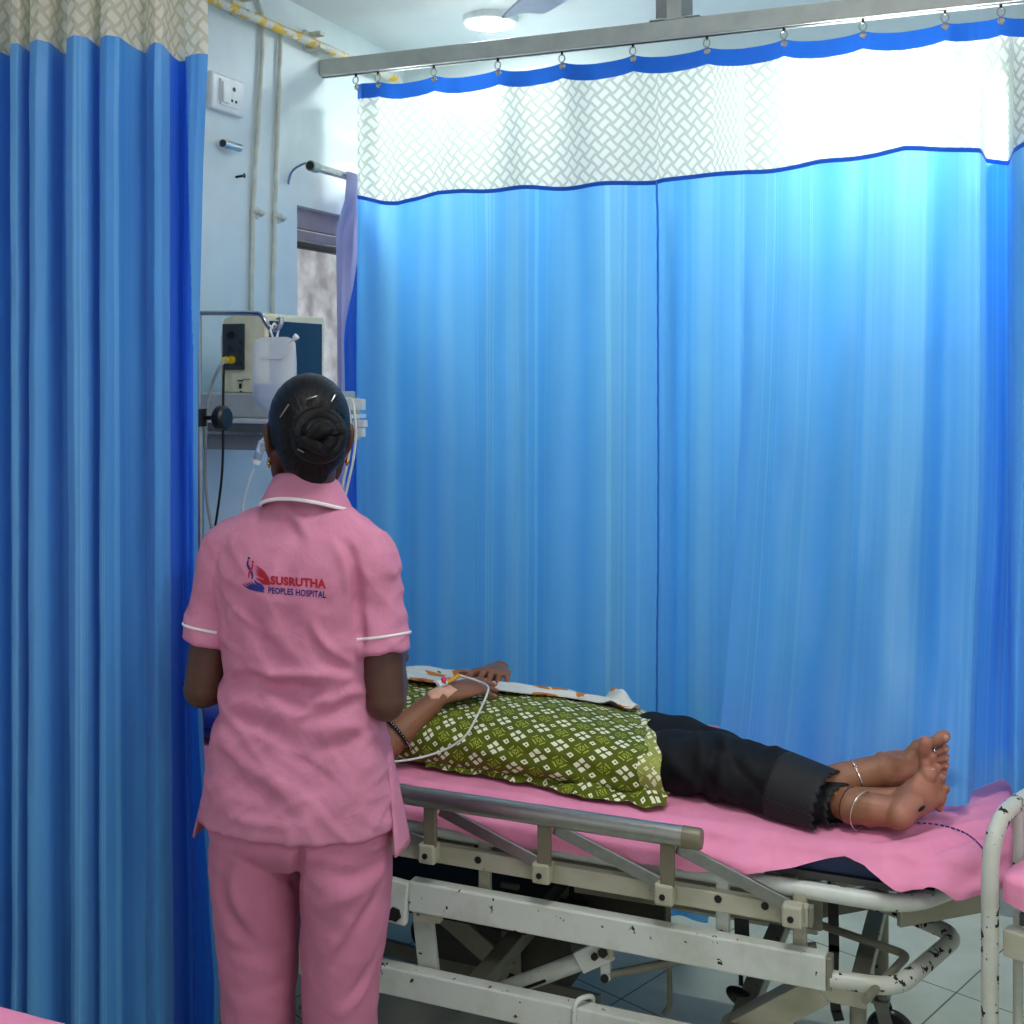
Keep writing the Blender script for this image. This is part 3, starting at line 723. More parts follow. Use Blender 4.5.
# side beam (cream) with the folded side rail
AV = 2.315
az1, az0 = .556, .518
ax1 = P(809, 908, V=AV).x
for v, nm in ((AV, 'side_beam'), (BF+.045, 'side_beam')):
    bx((BU0+.05, v-.012, az0), (ax1, v+.012, az1), nm, CP)
bx((ax1+.0005, AV-.011, az0+.001), (ax1+.008, AV+.011, az1-.001), 'beam_end_cap', GP, .001)
for x, y in ((478, 860), (718, 899), (765, 906)):
    q = P(x, y, V=AV-.0125); disc(q, .0075, .003, (0, 1, 0), 14).build('bolt_hole', M['dark_metal'], bed)
for x in (485, 723, 800):
    u = P(x, 870, V=AV+.02).x; bx((u-.013, AV+.013, .43), (u+.013, AV+.03, zt), 'deck_post', CP if x != 723 else WP)
GV = 2.275
g1 = P(698, 839, V=GV); gz = g1.z; g0u = g1.x-1.05
# handrail: flattened tube
R = []
for u in np.linspace(g0u, g1.x, 24): R.append([(u, GV+.017*math.cos(a), gz+.0205*math.sin(a)) for a in np.linspace(0, 2*math.pi, 20, endpoint=False)])
gr = MB().add(*loft(R)).build('hand_rail', M['steel'], bed)
R = [[(u, GV+r*.0175*math.cos(a), gz+r*.021*math.sin(a)) for a in np.linspace(0, 2*math.pi, 20, endpoint=False)] for u, r in ((g1.x-.03, 1.02), (g1.x+.004, 1.02), (g1.x+.008, .9))]
MB().add(*loft(R)).build('rail_end_cap', M['khaki'], gr)
xs_ = [(427, 808, 824, 843), (541, 824, 845, 862), (664, 842, 864, 882)]
prev = None
blocks = []
for x, y0, y1, y2 in xs_+[(792, 880, 883, 905)]:
    a = P(x, y1, V=GV); u = a.x; blocks.append((u, P(x, y1, V=AV).z, P(x, y2, V=AV).z))
for u in (blocks[0][0]-.40, blocks[0][0]-.80): blocks.insert(0, (u, blocks[0][1], blocks[0][2])) if u > g0u else None
for i, (u, zt_, zb_) in enumerate(blocks):
    zt_, zb_ = .568, .53
    k = bx((u-.019, GV-.006, zb_-.004), (u+.019, AV-.013, zt_), 'rail_hinge_block', CP, .005)
    disc((u-.002, GV-.007, zb_+.014), .006, .003, (0, 1, 0), 14).build('rail_hinge_hole', M['dark_metal'], bed)
    if i < len(blocks)-1:
        bm_((u+.006, GV+.004, zt_-.006), (u+.006, GV+.004, gz-.012), .028, .012, 'rail_post', M['khaki'], (0, 1, 0))
        n = blocks[i+1][0]
        bm_((u+.02, GV+.022, gz-.03), (n-.012, GV+.022, zt_-.01), .008, .026, 'rail_folding_bar', M['steel'], (0, 0, 1))
# main lower beam (white) and lug
BZ1, BZ0 = .478, .413
BVn = 2.30
bxe = P(827, 960, V=BVn).x; bxs = P(393, 890, V=BVn).x
for v in (BVn, BF+.03):
    bx((bxs-.06 if v > 2.5 else bxs+.045, v-.016, BZ0), (bxe, v+.016, BZ1), 'main_beam', WP, .004)
bx((bxe+.0005, BVn-.014, BZ0+.002), (bxe+.011, BVn+.014, BZ1-.002), 'beam_end_cap', GP, .002)
lg = P(403, 890, V=BVn)
mb = MB(); beam((lg.x, BVn-.012, BZ1-.002), (lg.x-.008, BVn-.012, BZ0-.03), .046, .02, (0, 1, 0), mb); lug = mb.build('pivot_lug', WP, bed, smooth=False, bevel=.004)
disc((lg.x-.008, BVn-.0235, BZ0-.008), .016, .006, (0, 1, 0), 6).build('pivot_bolt', M['dark_metal'], bed)
bx((BU0+.1, BVn-.012, BZ0+.012), (lg.x-.03, BVn+.012, BZ1-.01), 'head_beam', GP)
bm_((lg.x+.03, BVn+.002, BZ0-.008), (lg.x+.09, BVn+.002, BZ0-.003), .02, .03, 'lug_foot', CP)
# base
CZ1, CZ0 = .285, .225
for v in (2.30, 2.93): bx((BU0+.12, v-.018, CZ0), (-.42, v+.018, CZ1), 'base_beam', WP, .004)
for u in (-1.7, -1.05, -.5): bx((u-.02, 2.32, CZ0+.012), (u+.02, 2.91, CZ1-.012), 'base_cross_beam', GP)
# lifting links
def link(a, b, w, name, mat, dv=0): bm_(a, b, w, .014, name, mat, (0, 1, 0))
l0, l1 = P(420, 906, V=2.33), P(429, 992, V=2.33)
link((l0.x, 2.335, l0.z+.02), (l1.x, 2.335, CZ1-.03), .047, 'lift_link', WP)
f0, f1 = P(432, 915, V=2.55), P(510, 972, V=2.55)
link((f0.x, 2.55, f0.z+.03), (f1.x, 2.55, f1.z), .05, 'lift_link', GP)
f0, f1 = P(510, 905, V=2.62), P(512, 978, V=2.62)
link((f0.x, 2.62, f0.z+.05), (f1.x, 2.62, f1.z-.02), .045, 'lift_link', GP)
disc((f1.x, 2.608, f1.z-.005), .02, .012, (0, 1, 0), 18).build('pivot_bolt', M['dark_metal'], bed)
f0, f1 = P(380, 945, V=2.75), P(600, 1003, V=2.75)
link((f0.x, 2.75, f0.z), (f1.x, 2.75, f1.z), .04, 'lift_link', GP)
link((-.62, 2.93, CZ1-.01), (-.30, 2.93, BZ0+.02), .045, 'lift_link', GP)
bm_((-1.5, 2.70, .40), (-.42, 2.70, .40), .05, .035, 'centre_spine', GP)
bx((-1.62, 2.5, .30), (-1.0, 2.86, .345), 'gear_tray', M['dark_metal'])
bx((-1.62, 2.865, .16), (-.78, 2.875, .395), 'gear_cover', M['gear'])
bx((-1.35, 2.66, .12), (-.95, 2.80, .26), 'motor_box', M['gear'])
# hydraulic strut
h0, h1 = P(503, 990, V=2.36), P(592, 957, V=2.36)
tube([h0, h1], .0185, 16).build('hydraulic_cylinder', WP, bed)
hd_ = (h1-h0).normalized(); sd = Vector((0, -1, 0)); upv = hd_.cross(sd); upv = upv if upv.z > 0 else -upv
s0, s1 = h0+hd_*.05+sd*.0175-upv*.006, h0+hd_*.115+sd*.0175-upv*.006
beam(s0, s1, .004, .006).build('cylinder_slot', M['dark_metal'], bed, smooth=False)
tube([h0-hd_*.12, h0-hd_*.02], .011, 12).build('piston_rod', M['dark_metal'], bed)
br = P(606, 951, V=2.345)
bm_((h1.x-.02, 2.335, h1.z-.004), (br.x+.012, 2.335, br.z+.012), .045, .012, 'strut_bracket', WP, (0, 1, 0))
bx((br.x-.014, 2.327, br.z-.01), (br.x+.02, 2.343, BZ0+.004), 'bracket_plate', CP)
for dx, dz, r in ((.0, .006, .0105), (-.018, -.006, .0075)): disc((br.x+dx, 2.325, br.z+dz), r, .008, (0, 1, 0), 6).build('bracket_bolt', M['dark_metal'], bed)
v0 = P(606, 978, V=2.345)
bm_((br.x-.002, 2.35, br.z-.01), (v0.x-.002, 2.35, v0.z-.006), .02, .012, 'release_lever', WP, (0, 1, 0))
disc((v0.x-.002, 2.3425, v0.z), .0085, .006, (0, 1, 0), 14).build('lever_bolt', M['dark_metal'], bed)
r1 = P(712, 954, V=2.40); tube([(v0.x+.006, 2.355, v0.z+.004), r1, r1+Vector((.2, .05, .03))], .0085, 10).build('lever_rod', GP, bed)
q0, q1, q2 = P(668, 945, V=2.55), P(670, 1005, V=2.55), P(664, 1014, V=2.55)
q0.z = .43; tube([q0, q1, q2], .006, 8, rad=.02).build('hanging_rod', GP, bed)
# cable on the far side of the mattress deck, strap, pedal
q = P(741, 960, V=2.5); e = P(739, 1003, V=2.48)
tube([(q.x, q.y, .44), q, P(741, 985, V=2.5)], .005, 8).build('pedal_stem', M['dark_metal'], bed)
mb = MB(); c = P(742, 998, V=2.49); d = Vector((.9, .1, -.42)).normalized()
ball((0, 0, 0), (.036, .02, .017), mb, M=Matrix.Rotation(math.radians(22), 3, 'Y')); mb.xf(Matrix.Translation(c)); mb.build('pedal_pad', M['black_plastic'], bed)
st = [P(x, y, V=2.62) for x, y in ((832, 905), (834, 945), (833, 985), (836, 1010), (839, 1020))]; st[0].z = .56
mb = MB()
for a, b in zip(st[:-1], st[1:]): beam(a, b+(b-a)*.06, .022, .004, (0, 1, 0), mb)
mb.build('hanging_strap', M['black_plastic'], bed, smooth=False)
st = [P(x, y, V=2.45) for x, y in ((733, 880), (741, 900), (742, 935))]; st[0].z = .56
mb = MB()
for a, b in zip(st[:-1], st[1:]): beam(a, b+(b-a)*.06, .03, .004, (0, 1, 0), mb)
mb.build('hanging_strap', M['black_plastic'], bed, smooth=False)
# foot loops
z = .432
o1 = P(830, 978, V=BVn); n1 = P(897, 988, Z=z); n2 = P(958, 936, Z=z); n3 = P(880, 903, Z=z)
tube(fillet([(o1.x, BVn, z), n1, n2, n3, n3+Vector((-.25, .03, 0))], .045), .0165, 14).build('foot_loop', M['post_paint'], bed)
m1, m2, m3 = P(815, 923, Z=z), P(908, 955, Z=z), P(865, 1000, Z=z)
tube(fillet([m1+(m1-m2)*.4, m1, m2, m3], .02), .008, 10).build('inner_foot_loop', GP, bed)
lathe([(.0, 0), (.03, 0), (.034, .006), (.0, .012)], P(867, 985, Z=.41), (0, 0, 1), 20).build('loop_bumper', M['black_plastic'], bed)
# skirt plate under the foot end
mb = MB(); s0 = P(815, 890, V=2.6); 
box((-.78, 2.6, .50), (-.30, 2.612, zt-.006)).build('deck_skirt', CP, bed, smooth=False, bevel=.002)
beam((-.33, 2.50, .532), (-.075, 3.0, .532), .012, .06).build('deck_skirt', CP, bed, smooth=False, bevel=.002)
beam((-.20, 2.46, .515), (-.02, 2.62, .515), .012, .07).build('deck_skirt', CP, bed, smooth=False, bevel=.002)
beam((-.85, 2.40, .50), (-.34, 2.42, .50), .012, .07).build('deck_skirt', GP, bed, smooth=False, bevel=.002)
# foot end leg with brace and caster
def caster(u, v, up):
    c = thing_child = None
    y = tube([(u, v, up), (u, v, .13)], .016, 12).build('leg', GP, bed)
    mb = MB(); beam((u-.0, v-.02, .13), (u+.02, v-.02, .055), .03, .004, (0, 1, 0), mb); beam((u, v+.02, .13), (u+.02, v+.02, .055), .03, .004, (0, 1, 0), mb); beam((u-.02, v, .132), (u+.02, v, .132), .05, .006, mb=mb)
    mb.build('caster_fork', M['steel'], y, smooth=False)
    lathe([(.03, -.013), (.05, -.013), (.055, -.006), (.055, .006), (.05, .013), (.03, .013), (.03, -.013)], (u+.02, v, .055), (0, 1, 0), 28).build('caster_wheel', M['black_plastic'], y)
b0, b1 = P(728, 1035, V=2.40), P(822, 985, V=2.40)
bm_(b0, b1, .055, .055, 'foot_brace', CP, (0, 1, 0)); bm_((b1.x-.05, 2.40, b1.z), (P(868, 1000, V=2.40).x, 2.40, b1.z), .045, .04, 'brace_stub', CP)
lu = P(858, 1000, V=2.40).x
caster(lu, 2.40, b1.z+.0); caster(lu, 2.86, .40); caster(-1.46, 2.34, .24); caster(-1.46, 2.90, .24)
bm_((lu, 2.41, b1.z), (lu, 2.86, b1.z), .035, .03, 'foot_cross_beam', GP)
bm_((lu, 2.86, b1.z), (-.50, 2.91, CZ1-.02), .04, .04, 'foot_brace', GP)
# wire S hook over the base beam
hk = P(580, 1000, V=2.28); zc = CZ1+.012
tube(spline([(hk.x-.012, 2.278, .12), (hk.x-.012, 2.278, .2), (hk.x-.012, 2.278, CZ1-.01), (hk.x-.008, 2.285, zc), (hk.x+.004, 2.30, zc+.004), (hk.x+.012, 2.322, zc-.006), (hk.x+.012, 2.324, CZ1-.02)], 30), .005, 10).build('wire_hook', WP, bed)

# ---------------------------------------------------------------- mattress, sheets, pillow
cut = lambda u: max(0., u+.07)*1.5
def cushion(u0, u1, v0, v1, z0, z1, rr, nu=40, nv=20, seed=0, amp=.0, cutf=None):
    vv0 = v0
    """soft slab with rounded edges"""
    mb = MB(); n = 24; R = []
    for i in range(nu+1):
        u = u0+(u1-u0)*i/nu; e = min(1, min(i, nu-i)/2.0); ins = rr*(1-math.sqrt(max(0, 1-(1-e)**2)))
        if cutf: v0 = vv0+cutf(u)
        a, b = (v1-v0)/2-ins, (z1-z0)/2-ins*.6; ring = []
        for k in range(n*2):
            h = 2*math.pi*k/(n*2); c, s = math.cos(h), math.sin(h); ex = .22
            y = a*math.copysign(abs(c)**ex, c); z = b*math.copysign(abs(s)**(ex*1.6), s)
            ring.append((u, (v0+v1)/2+y, (z0+z1)/2+z+amp*mnoise.noise(Vector((u*6+seed, y*6, 0)))))
        R.append(ring)
    return mb.add(*loft(R))
tag(cushion(BU0+.01, BU1-.02, BN, BF, DZ+.001, MT-.006, .03, cutf=cut).build('mattress', M['navy'], angle=60), 'thin navy mattress under the pink sheet of the patient\'s bed', 'mattress')
def drape_sheet(name, u0, u1, v0, v1, top, near_drop, far_drop, foot_drop, mat, label, seed=0, edge_r=.022, dip=None, cutf=None, nu=200, nv=90, wr=1.0, off=0.0, group=None, rough_top=None):
    """cloth over a slab; drops are functions of u (metres hanging at the near side)"""
    v = []; uv = []; vv0 = v0
    for i in range(nu+1):
        u = u0+(u1-u0)*i/nu
        nd, fd = near_drop(u), far_drop(u)
        if cutf: v0 = vv0+cutf(u)
        L = nd+(v1-v0)+fd
        for j in range(nv+1):
            s = L*j/nv-nd                        # cloth coordinate across, 0 at the near edge
            if s < 0: y = v0-.010-.008*abs(math.sin(u*17+seed))*min(1, -s/.03); z = top+s; w = min(1, -s/.05); y -= .034*float(sstep(.02, .045, -s))-w*(.004*math.sin(u*23+seed)+.003*math.sin(u*57))
            elif s > v1-v0: y = v1+.004; z = top-(s-(v1-v0))
            else: y = v0+s; z = top
            # round the edge
            if abs(s) < edge_r: k = (s/edge_r); z -= edge_r*.25*(1-abs(k))**2; y += edge_r*.25*(1-abs(k))**2
            uu = u; zz = z
            du = u-(u1-foot_drop)
            if foot_drop and du > 0: uu = u1-foot_drop+.006+.004*math.sin(y*30)*du/foot_drop; zz = z-du
            n_ = wr*(.0045*mnoise.noise(Vector((u*5+seed, y*7, 1)))+.0025*mnoise.noise(Vector((u*14, y*10+seed, 2))))
            zz += abs(n_) if z >= top-.001 else 0
            if dip: zz += dip(u, y)
            v.append((uu, y-off*(s < 0), zz+off)); uv.append((u, s))
    n = nv+1; f = [(i*n+j, i*n+j+1, (i+1)*n+j+1, (i+1)*n+j) for i in range(nu) for j in range(nv)]
    mb = MB(); mb.add(v, f); o = mb.build(name, mat, uv=uv, angle=180)
    return tag(o, label, 'bed sheet', group)
xu = lambda x, y: P(x, y, V=BN-.01).x
# hem height of the near side, read along the bed
hx = [xu(300, 840), xu(400, 850), xu(520, 846), xu(620, 846), xu(700, 864), xu(740, 866), xu(800, 860), xu(846, 853), xu(868, 862), xu(895, 880), xu(905, 886), xu(930, 886), xu(985, 870)]
hz = [.60, .60, P(520, 838, V=BN).z, P(620, 848, V=BN).z, P(700, 862, V=BN).z, P(740, 863, V=BN).z, P(800, 858, V=BN).z, P(846, 853, V=BN).z, P(868, 864, V=BN).z, P(895, 880, V=BN).z, P(905, 884, V=BN).z, P(930, 884, V=BN).z, .60]
nd = lambda u: float(np.clip(MT+.004-np.interp(u, hx, hz), .004, .09))
def foot_wr(u, y):
    k = sstep(-.34, -.14, u)*(1-sstep(2.45, 2.8, y)); s = (u-.9*y)
    return float(k*(.013*abs(math.sin(s*27+1.5*math.sin(u*9)))**1.5+.006*abs(math.sin(s*61+1))))
sheet1 = drape_sheet('bed_sheet', BU0+.02, BU1+.016, BN-.004, BF, MT+.004, nd, lambda u: .03, .035, M['pink_sheet'], 'pink cotton sheet the patient lies on, hem drooping off the near mattress side', 3, dip=foot_wr, wr=1.2, cutf=cut)
sheet1.name = 'bed_sheet'
# blue stitched line along the folded edge of the sheet
ln = [P(x, y, Z=MT+.0235) for x, y in ((900, 823), (922, 823), (945, 826), (965, 833), (978, 843), (985, 852))]
mb = MB()
pts = spline(ln, 60)
for i in range(0, 58, 3): tube(pts[i:i+3], .0016, 6, mb)
mb.build('blue_hem_stitching', M['logo_blue'], sheet1, local=False)
PU = -1.88
pil = thing('pillow', 'blue vinyl pillow under the patient\'s head beside the drip pole', 'pillow', (PU+.16, 2.66, MT+.006))
cushion(PU, PU+.215, 2.40, 2.95, MT+.0125, MT+.088, .05, seed=2).build('cushion', M['blue_vinyl'], pil, angle=70)
mb = MB(); tube([(PU+.195, 2.397, MT+.05), (PU+.03, 2.397, MT+.05)], .0025, 6, mb); mb.build('seam_piping', M['logo_blue'], pil)

# ================================================================ the neighbouring bed at the right edge
p1 = P(990, 880, D=2.05); e = Vector((.70*cs-.714*sn, .70*sn+.714*cs, 0)).normalized(); nrm2 = Vector((e.y, -e.x, 0))
b2 = thing('hospital_bed', 'bed at the right edge with a chipped white tubular end frame', 'bed', (p1.x, p1.y, 0))
q1 = p1+e*.80; top = .80
pt = lambda a, z, o=0.: Vector((p1.x, p1.y, z))+e*a+nrm2*o
PT = M['post_paint']
tube(fillet([pt(0, .06), pt(0, top), pt(.72, top), pt(.72, .06)], .10, 10), .0145, 16).build('end_frame', PT, b2)
tube([pt(.0145, .375), pt(.705, .375)], .012, 12).build('lower_bar', PT, b2)
tube([pt(.12, .375), pt(.12, top)], .009, 10).build('upright_bar', PT, b2); tube([pt(.36, .375), pt(.36, top)], .009, 10).build('upright_bar', PT, b2); tube([pt(.60, .375), pt(.60, top)], .009, 10).build('upright_bar', PT, b2)
z2, z1_ = P(1007, 888, D=2.09).z, P(1007, 962, D=2.09).z
beam(pt(.045, z1_, -.022), pt(.045, z2, -.022), .022, .012, (e.x, e.y, 0)).build('latch_bar', PT, b2, smooth=False, bevel=.002)
for k in (0, .72):
    lathe([(.018, 0), (.02, .05), (.016, .07)], pt(k, 0), (0, 0, 1), 18).build('rubber_foot', M['black_plastic'], b2)
    tube([pt(k, .06, 1.9), pt(k, .62, 1.9)], .0145, 12).build('leg', PT, b2)
    lathe([(.018, 0), (.02, .05), (.016, .07)], pt(k, 0, 1.9), (0, 0, 1), 18).build('rubber_foot', M['black_plastic'], b2)
for a in (.03, .69): beam(pt(a, .592, .0155), pt(a, .592, 1.88), .03, .045).build('side_beam', CP, b2, smooth=False, bevel=.002)
beam(pt(.05, .625, .95), pt(.67, .625, .95), 1.84, .02, (0, 0, 1)).build('deck_plate', M['deck'], b2, smooth=False)
Mx = Matrix.Translation(pt(-.02, .042, -.018)) @ Matrix(((nrm2.x, e.x, 0, 0), (nrm2.y, e.y, 0, 0), (0, 0, 1, 0), (0, 0, 0, 1)))
mt2 = cushion(.04, 1.88, .05, .70, .602, .655, .03); mt2.xf(Mx); tag(mt2.build('mattress', M['navy'], angle=60), 'navy mattress of the bed at the right edge', 'mattress')
def sheet_on(Mx, name, label, u0, u1, v0, v1, top, drop, foot, seed):
    o = drape_sheet(name, 0, 1, 0, 1, top, lambda u: .1, lambda u: .1, 0, M['pink_sheet'], label, seed) if False else None
    vs_, uv = [], []; nu, nv = 90, 60
    for i in range(nu+1):
        for j in range(nv+1):
            a = u0-foot+(u1-u0+foot)*i/nu; b = v0-drop+(v1-v0+2*drop)*j/nv; z = top; x, y = a, b
            if a < u0: z = min(z, top-(u0-a)); x = u0-.005-.006*math.sin(b*30+seed)
            if b < v0: z = min(z, top-(v0-b)*(1+.25*math.sin(a*14+seed))); y = v0-.005-.007*math.sin(a*26+seed)
            if b > v1: z = min(z, top-(b-v1)); y = v1+.005
            z += .004*abs(mnoise.noise(Vector((a*6+seed, b*6, 0)))); vs_.append(Mx @ Vector((x, y, z))); uv.append((a, b))
    n = nv+1; mb = MB(); mb.add(vs_, [(i*n+j, i*n+j+1, (i+1)*n+j+1, (i+1)*n+j) for i in range(nu) for j in range(nv)])
    return tag(mb.build(name, M['pink_sheet'], uv=uv, angle=180), label, 'bed sheet')
sheet_on(Mx, 'bed_sheet', 'pink sheet on the bed at the right edge, behind the chipped end frame', .03, 1.87, .045, .705, .662, .055, .0, 5)

# ================================================================ the foreground bed, bottom left corner
b3 = thing('hospital_bed', 'bed in the foreground, only its pink covered corner in view', 'bed', (-1.1, 1.0, 0))
F0, F1, V0, V1 = -1.92, .0, .62, 1.315
tube(fillet([(F0, V0, .565), (F0, V1, .565), (F1, V1, .565), (F1, V0, .565), (F0, V0, .565)], .03), .015, 12).build('deck_tube', WP, b3)
box((F0+.01, V0+.01, .58), (F1-.01, V1-.01, .592)).build('deck_plate', M['deck'], b3, smooth=False)
for u in (F0+.08, F1-.08):
    for v in (V0+.03, V1-.03):
        tube([(u, v, .05), (u, v, .58)], .015, 12).build('leg', WP, b3); lathe([(.017, 0), (.02, .05), (.016, .06)], (u, v, 0), (0, 0, 1), 18).build('rubber_foot', M['black_plastic'], b3)
    beam((u, V0+.03, .2), (u, V1-.03, .2), .025, .03).build('cross_bar', WP, b3, smooth=False)
tag(cushion(F0+.01, F1-.01, V0+.01, V1-.01, .593, .650, .03).build('mattress', M['navy'], angle=60), 'navy mattress of the foreground bed, under its pink sheet', 'mattress')
sheet_on(Matrix.Identity(4), 'bed_sheet', 'pink sheet on the foreground bed, at the bottom left corner', F0+.0, F1-.006, V0+.004, V1-.004, .657, .05, .0, 8)

# ================================================================ monitor, shelf, drip
sv0, sv1 = 2.42, 2.80; a = P(205, 393, V=sv0); b = P(362, 402, V=sv0); su1 = P(360, 420, V=sv1-.03).x; sz1 = a.z; lipz = P(268, 420, V=sv0).z
sh = thing('wall_shelf', 'grey metal equipment shelf with a drawer, fixed to the wall above the bed head', 'shelf', (WU, (sv0+sv1)/2, lipz))
box((WU+.002, sv0, lipz+.004), (su1-.03, sv1, sz1)).build('tray_box', M['grey_shelf'], sh, smooth=False, bevel=.004)
box((WU+.002, sv0-.03, lipz-.008), (su1, sv1+.005, lipz+.003)).build('shelf_plate', M['white_plastic'], sh, smooth=False, bevel=.002)
dz0 = P(240, 450, V=sv0).z; du1 = P(266, 440, V=sv0-.005).x
dr = box((WU+.06, sv0+.0, dz0), (du1, sv1-.05, lipz-.009)).build('drawer', M['shelf_dark'], sh, smooth=False, bevel=.003)
hz_ = P(240, 433, V=sv0).z; box((WU+.08, sv0-.012, hz_-.004), (du1-.01, sv0-.0005, hz_+.004)).build('drawer_handle', M['steel'], dr, smooth=False, bevel=.002)
bv_ = sv1-.04
for y0, y1 in ((399, 410), (420, 427), (428, 437)):
    z_0, z_1 = P(360, y0, V=bv_).z, P(360, y1, V=bv_).z; box((P(345, 400, V=bv_).x, bv_-.01, z_1), (P(364 if y0 != 420 else 366, 400, V=bv_).x, bv_+.01, z_0)).build('end_bar', M['white_plastic'], sh, smooth=False, bevel=.002)
box((P(351, 400, V=bv_).x, bv_+.0105, P(360, 440, V=bv_).z), (P(356, 400, V=bv_).x, bv_+.02, P(360, 398, V=bv_).z)).build('end_post', M['monitor_cream'], sh, smooth=False, bevel=.002)
# monitor: tapered housing, screen towards the bed
mz0 = sz1+.001; ma = P(266, 313, V=2.455); mU = ma.x; mz1 = ma.z; mv0 = 2.455; mv1 = P(325, 330, U=mU).y
mon = thing('patient_monitor', 'cream boxy patient monitor with dark screen on the wall shelf', 'monitor', ((mU+WU)/2, (mv0+mv1)/2, mz0))
ub, ubb = P(221, 330, V=mv0).x, P(213, 392, V=mv0).x
mb = MB(); R = []
for u, i, z0, z1 in ((max(ubb, WU+.02), .03, mz0, mz1-.06), (ub, .012, mz0, mz1-.012), (ub+.03, .004, mz0, mz1-.004), (mU-.03, .0, mz0, mz1), (mU-.004, .0, mz0, mz1), (mU, .006, mz0+.004, mz1-.006)):
    R.append([(u, mv0+i, z0), (u, mv1-i, z0), (u, mv1-i, z1), (u, mv0+i, z1)])
house = mb.add(*loft(R)).build('housing', M['monitor_cream'], mon, smooth=False, bevel=.006)
box((mU+.0005, mv0+.012, mz0+.02), (mU+.004, mv1-.02, mz1-.018)).build('screen', M['screen'], mon, smooth=False, bevel=.002)
pa, pb = P(223, 324, V=mv0), P(245, 370, V=mv0)
pan = box((pa.x, mv0-.004, pb.z), (pb.x, mv0+.0005, pa.z)).build('connector_panel', M['panel_dark'], mon, smooth=False, bevel=.002)
for x, y, r in ((231, 335, .010), (231.5, 349, .010), (241, 343, .006), (241.5, 352, .006), (242, 363, .006)):
    q = P(x, y, V=mv0-.005); lathe([(r, 0), (r, -.004), (r*.75, -.004), (r*.7, -.001), (.0, -.001)], q, (0, 1, 0), 18).build('socket', M['black_plastic'] if y < 340 else M['panel_dark'], pan)
q = P(226, 360, V=mv0-.02)
mb = MB(); lathe([(.0, -.022), (.008, -.022), (.009, .0), (.0075, .005), (.0075, .014)], q, (-.55, 1, 0), 16, mb); mb.build('yellow_plug', M['yellow'], mon)
q2 = P(232, 360, V=mv0-.006); lathe([(.0, -.008), (.0095, -.008), (.0095, .006), (.0, .006)], q2, (0, 1, 0), 16).build('plug_collar', M['yellow'], mon)
mb = MB()
for x0, y0, x1, y1, w in ((237.5, 380, 243, 381.5, .003), (243, 379, 250, 379.4, .0012), (240, 391, 242, 393, .003)):
    u0, u1 = P(x0, y0, V=mv0).x, P(x1, y0, V=mv0).x; zz = P(x0, y0, V=mv0).z; box((u0, mv0-.0012, zz-w), (u1, mv0+.0002, zz), mb)
q = P(240.5, 386, V=mv0); beam(q+Vector((0, -.0006, -.006)), q+Vector((0, -.0006, .006)), .007, .0012, (0, 1, 0), mb)
mb.build('printed_marks', M['black_plastic'], mon, smooth=False)
mb = MB(); q = P(280, 316, U=mU+.001); box((mU+.0002, q.y-.015, mz1-.014), (mU+.0012, q.y+.015, mz1-.010), mb); mb.build('badge', M['panel_dark'], mon, smooth=False)
# cables of the monitor
V_ = sv0-.044
c1 = [P(x, y, V=v) for x, y, v in ((225, 361, mv0-.046), (219, 368, V_), (212, 385, V_), (208, 405, V_-.02), (206, 425, V_-.03), (205, 460, V_-.04), (207, 500, V_-.04), (212, 530, V_-.04))]
tag(tube(spline(c1, 50), .0038, 8).build('monitor_cable', M['cable']), 'grey cable looping from the yellow plug down beside the drip pole', 'cable')
c2 = [P(x, y, V=v) for x, y, v in ((224, 366, mv0-.034), (223.5, 380, V_), (223, 420, V_-.02), (223, 450, V_-.02), (221.5, 480, V_-.02), (217, 515, V_-.02), (213, 540, V_-.02))]
tag(tube(spline(c2, 50), .003, 8).build('monitor_cable', M['dark_metal']), 'thin dark cable hanging straight from the yellow plug past the drawer', 'cable')
for i, (dx, lab) in enumerate(((0, 'outer of two white cables hanging from the shelf end, beside the nurse\'s right ear'), (-5, 'inner of two white cables hanging from the shelf end, beside the nurse\'s right ear'))):
    c = [P(x+dx, y, V=sv0-.045+.008*i) for x, y in ((348, 398), (353, 402), (356, 430), (354, 455), (350, 475), (342, 508), (330, 540))]
    tag(tube(spline(c, 40), .0032, 8).build('white_cable', M['tubing']), lab, 'cable')
# drip pole
pv = 2.27; pu = P(199, 500, V=pv).x; ptop = P(200, 313, V=pv).z; clz = P(200, 411, V=pv).z
pole = thing('drip_pole', 'steel drip pole with a hooked arm, standing by the bed head', 'drip pole', (pu, pv, 0))
tube([(pu, pv, .04), (pu, pv, clz)], .0115, 14).build('lower_tube', M['steel'], pole)
arm = [Vector((pu, pv, clz-.1)), Vector((pu, pv, ptop))]
tube(arm, .0065, 12).build('upper_rod', M['steel'], pole)
A = [P(x, y, V=pv) for x, y in ((199, 313), (230, 313), (255, 313.5), (262, 316), (266, 323), (271, 329), (277, 329), (281, 324), (281, 317))]
tube(spline(A, 50), .0055, 12).build('hook_arm', M['chrome'], pole)
ck = P(222, 418, V=pv)
kn = tube([(pu, pv, ck.z), (ck.x-.006, pv, ck.z)], .005, 10).build('clamp_screw', M['dark_metal'], pole)
lathe([(.0, -.014), (.022, -.014), (.028, -.008), (.028, .008), (.022, .014), (.0, .014)], (ck.x, pv, ck.z), (1, 0, 0), 24).build('clamp_knob', M['black_plastic'], pole)
lathe([(.0175, -.02), (.0175, .02)], (pu, pv, clz-.015), (0, 0, 1), 18).build('clamp_collar', M['dark_metal'], pole)
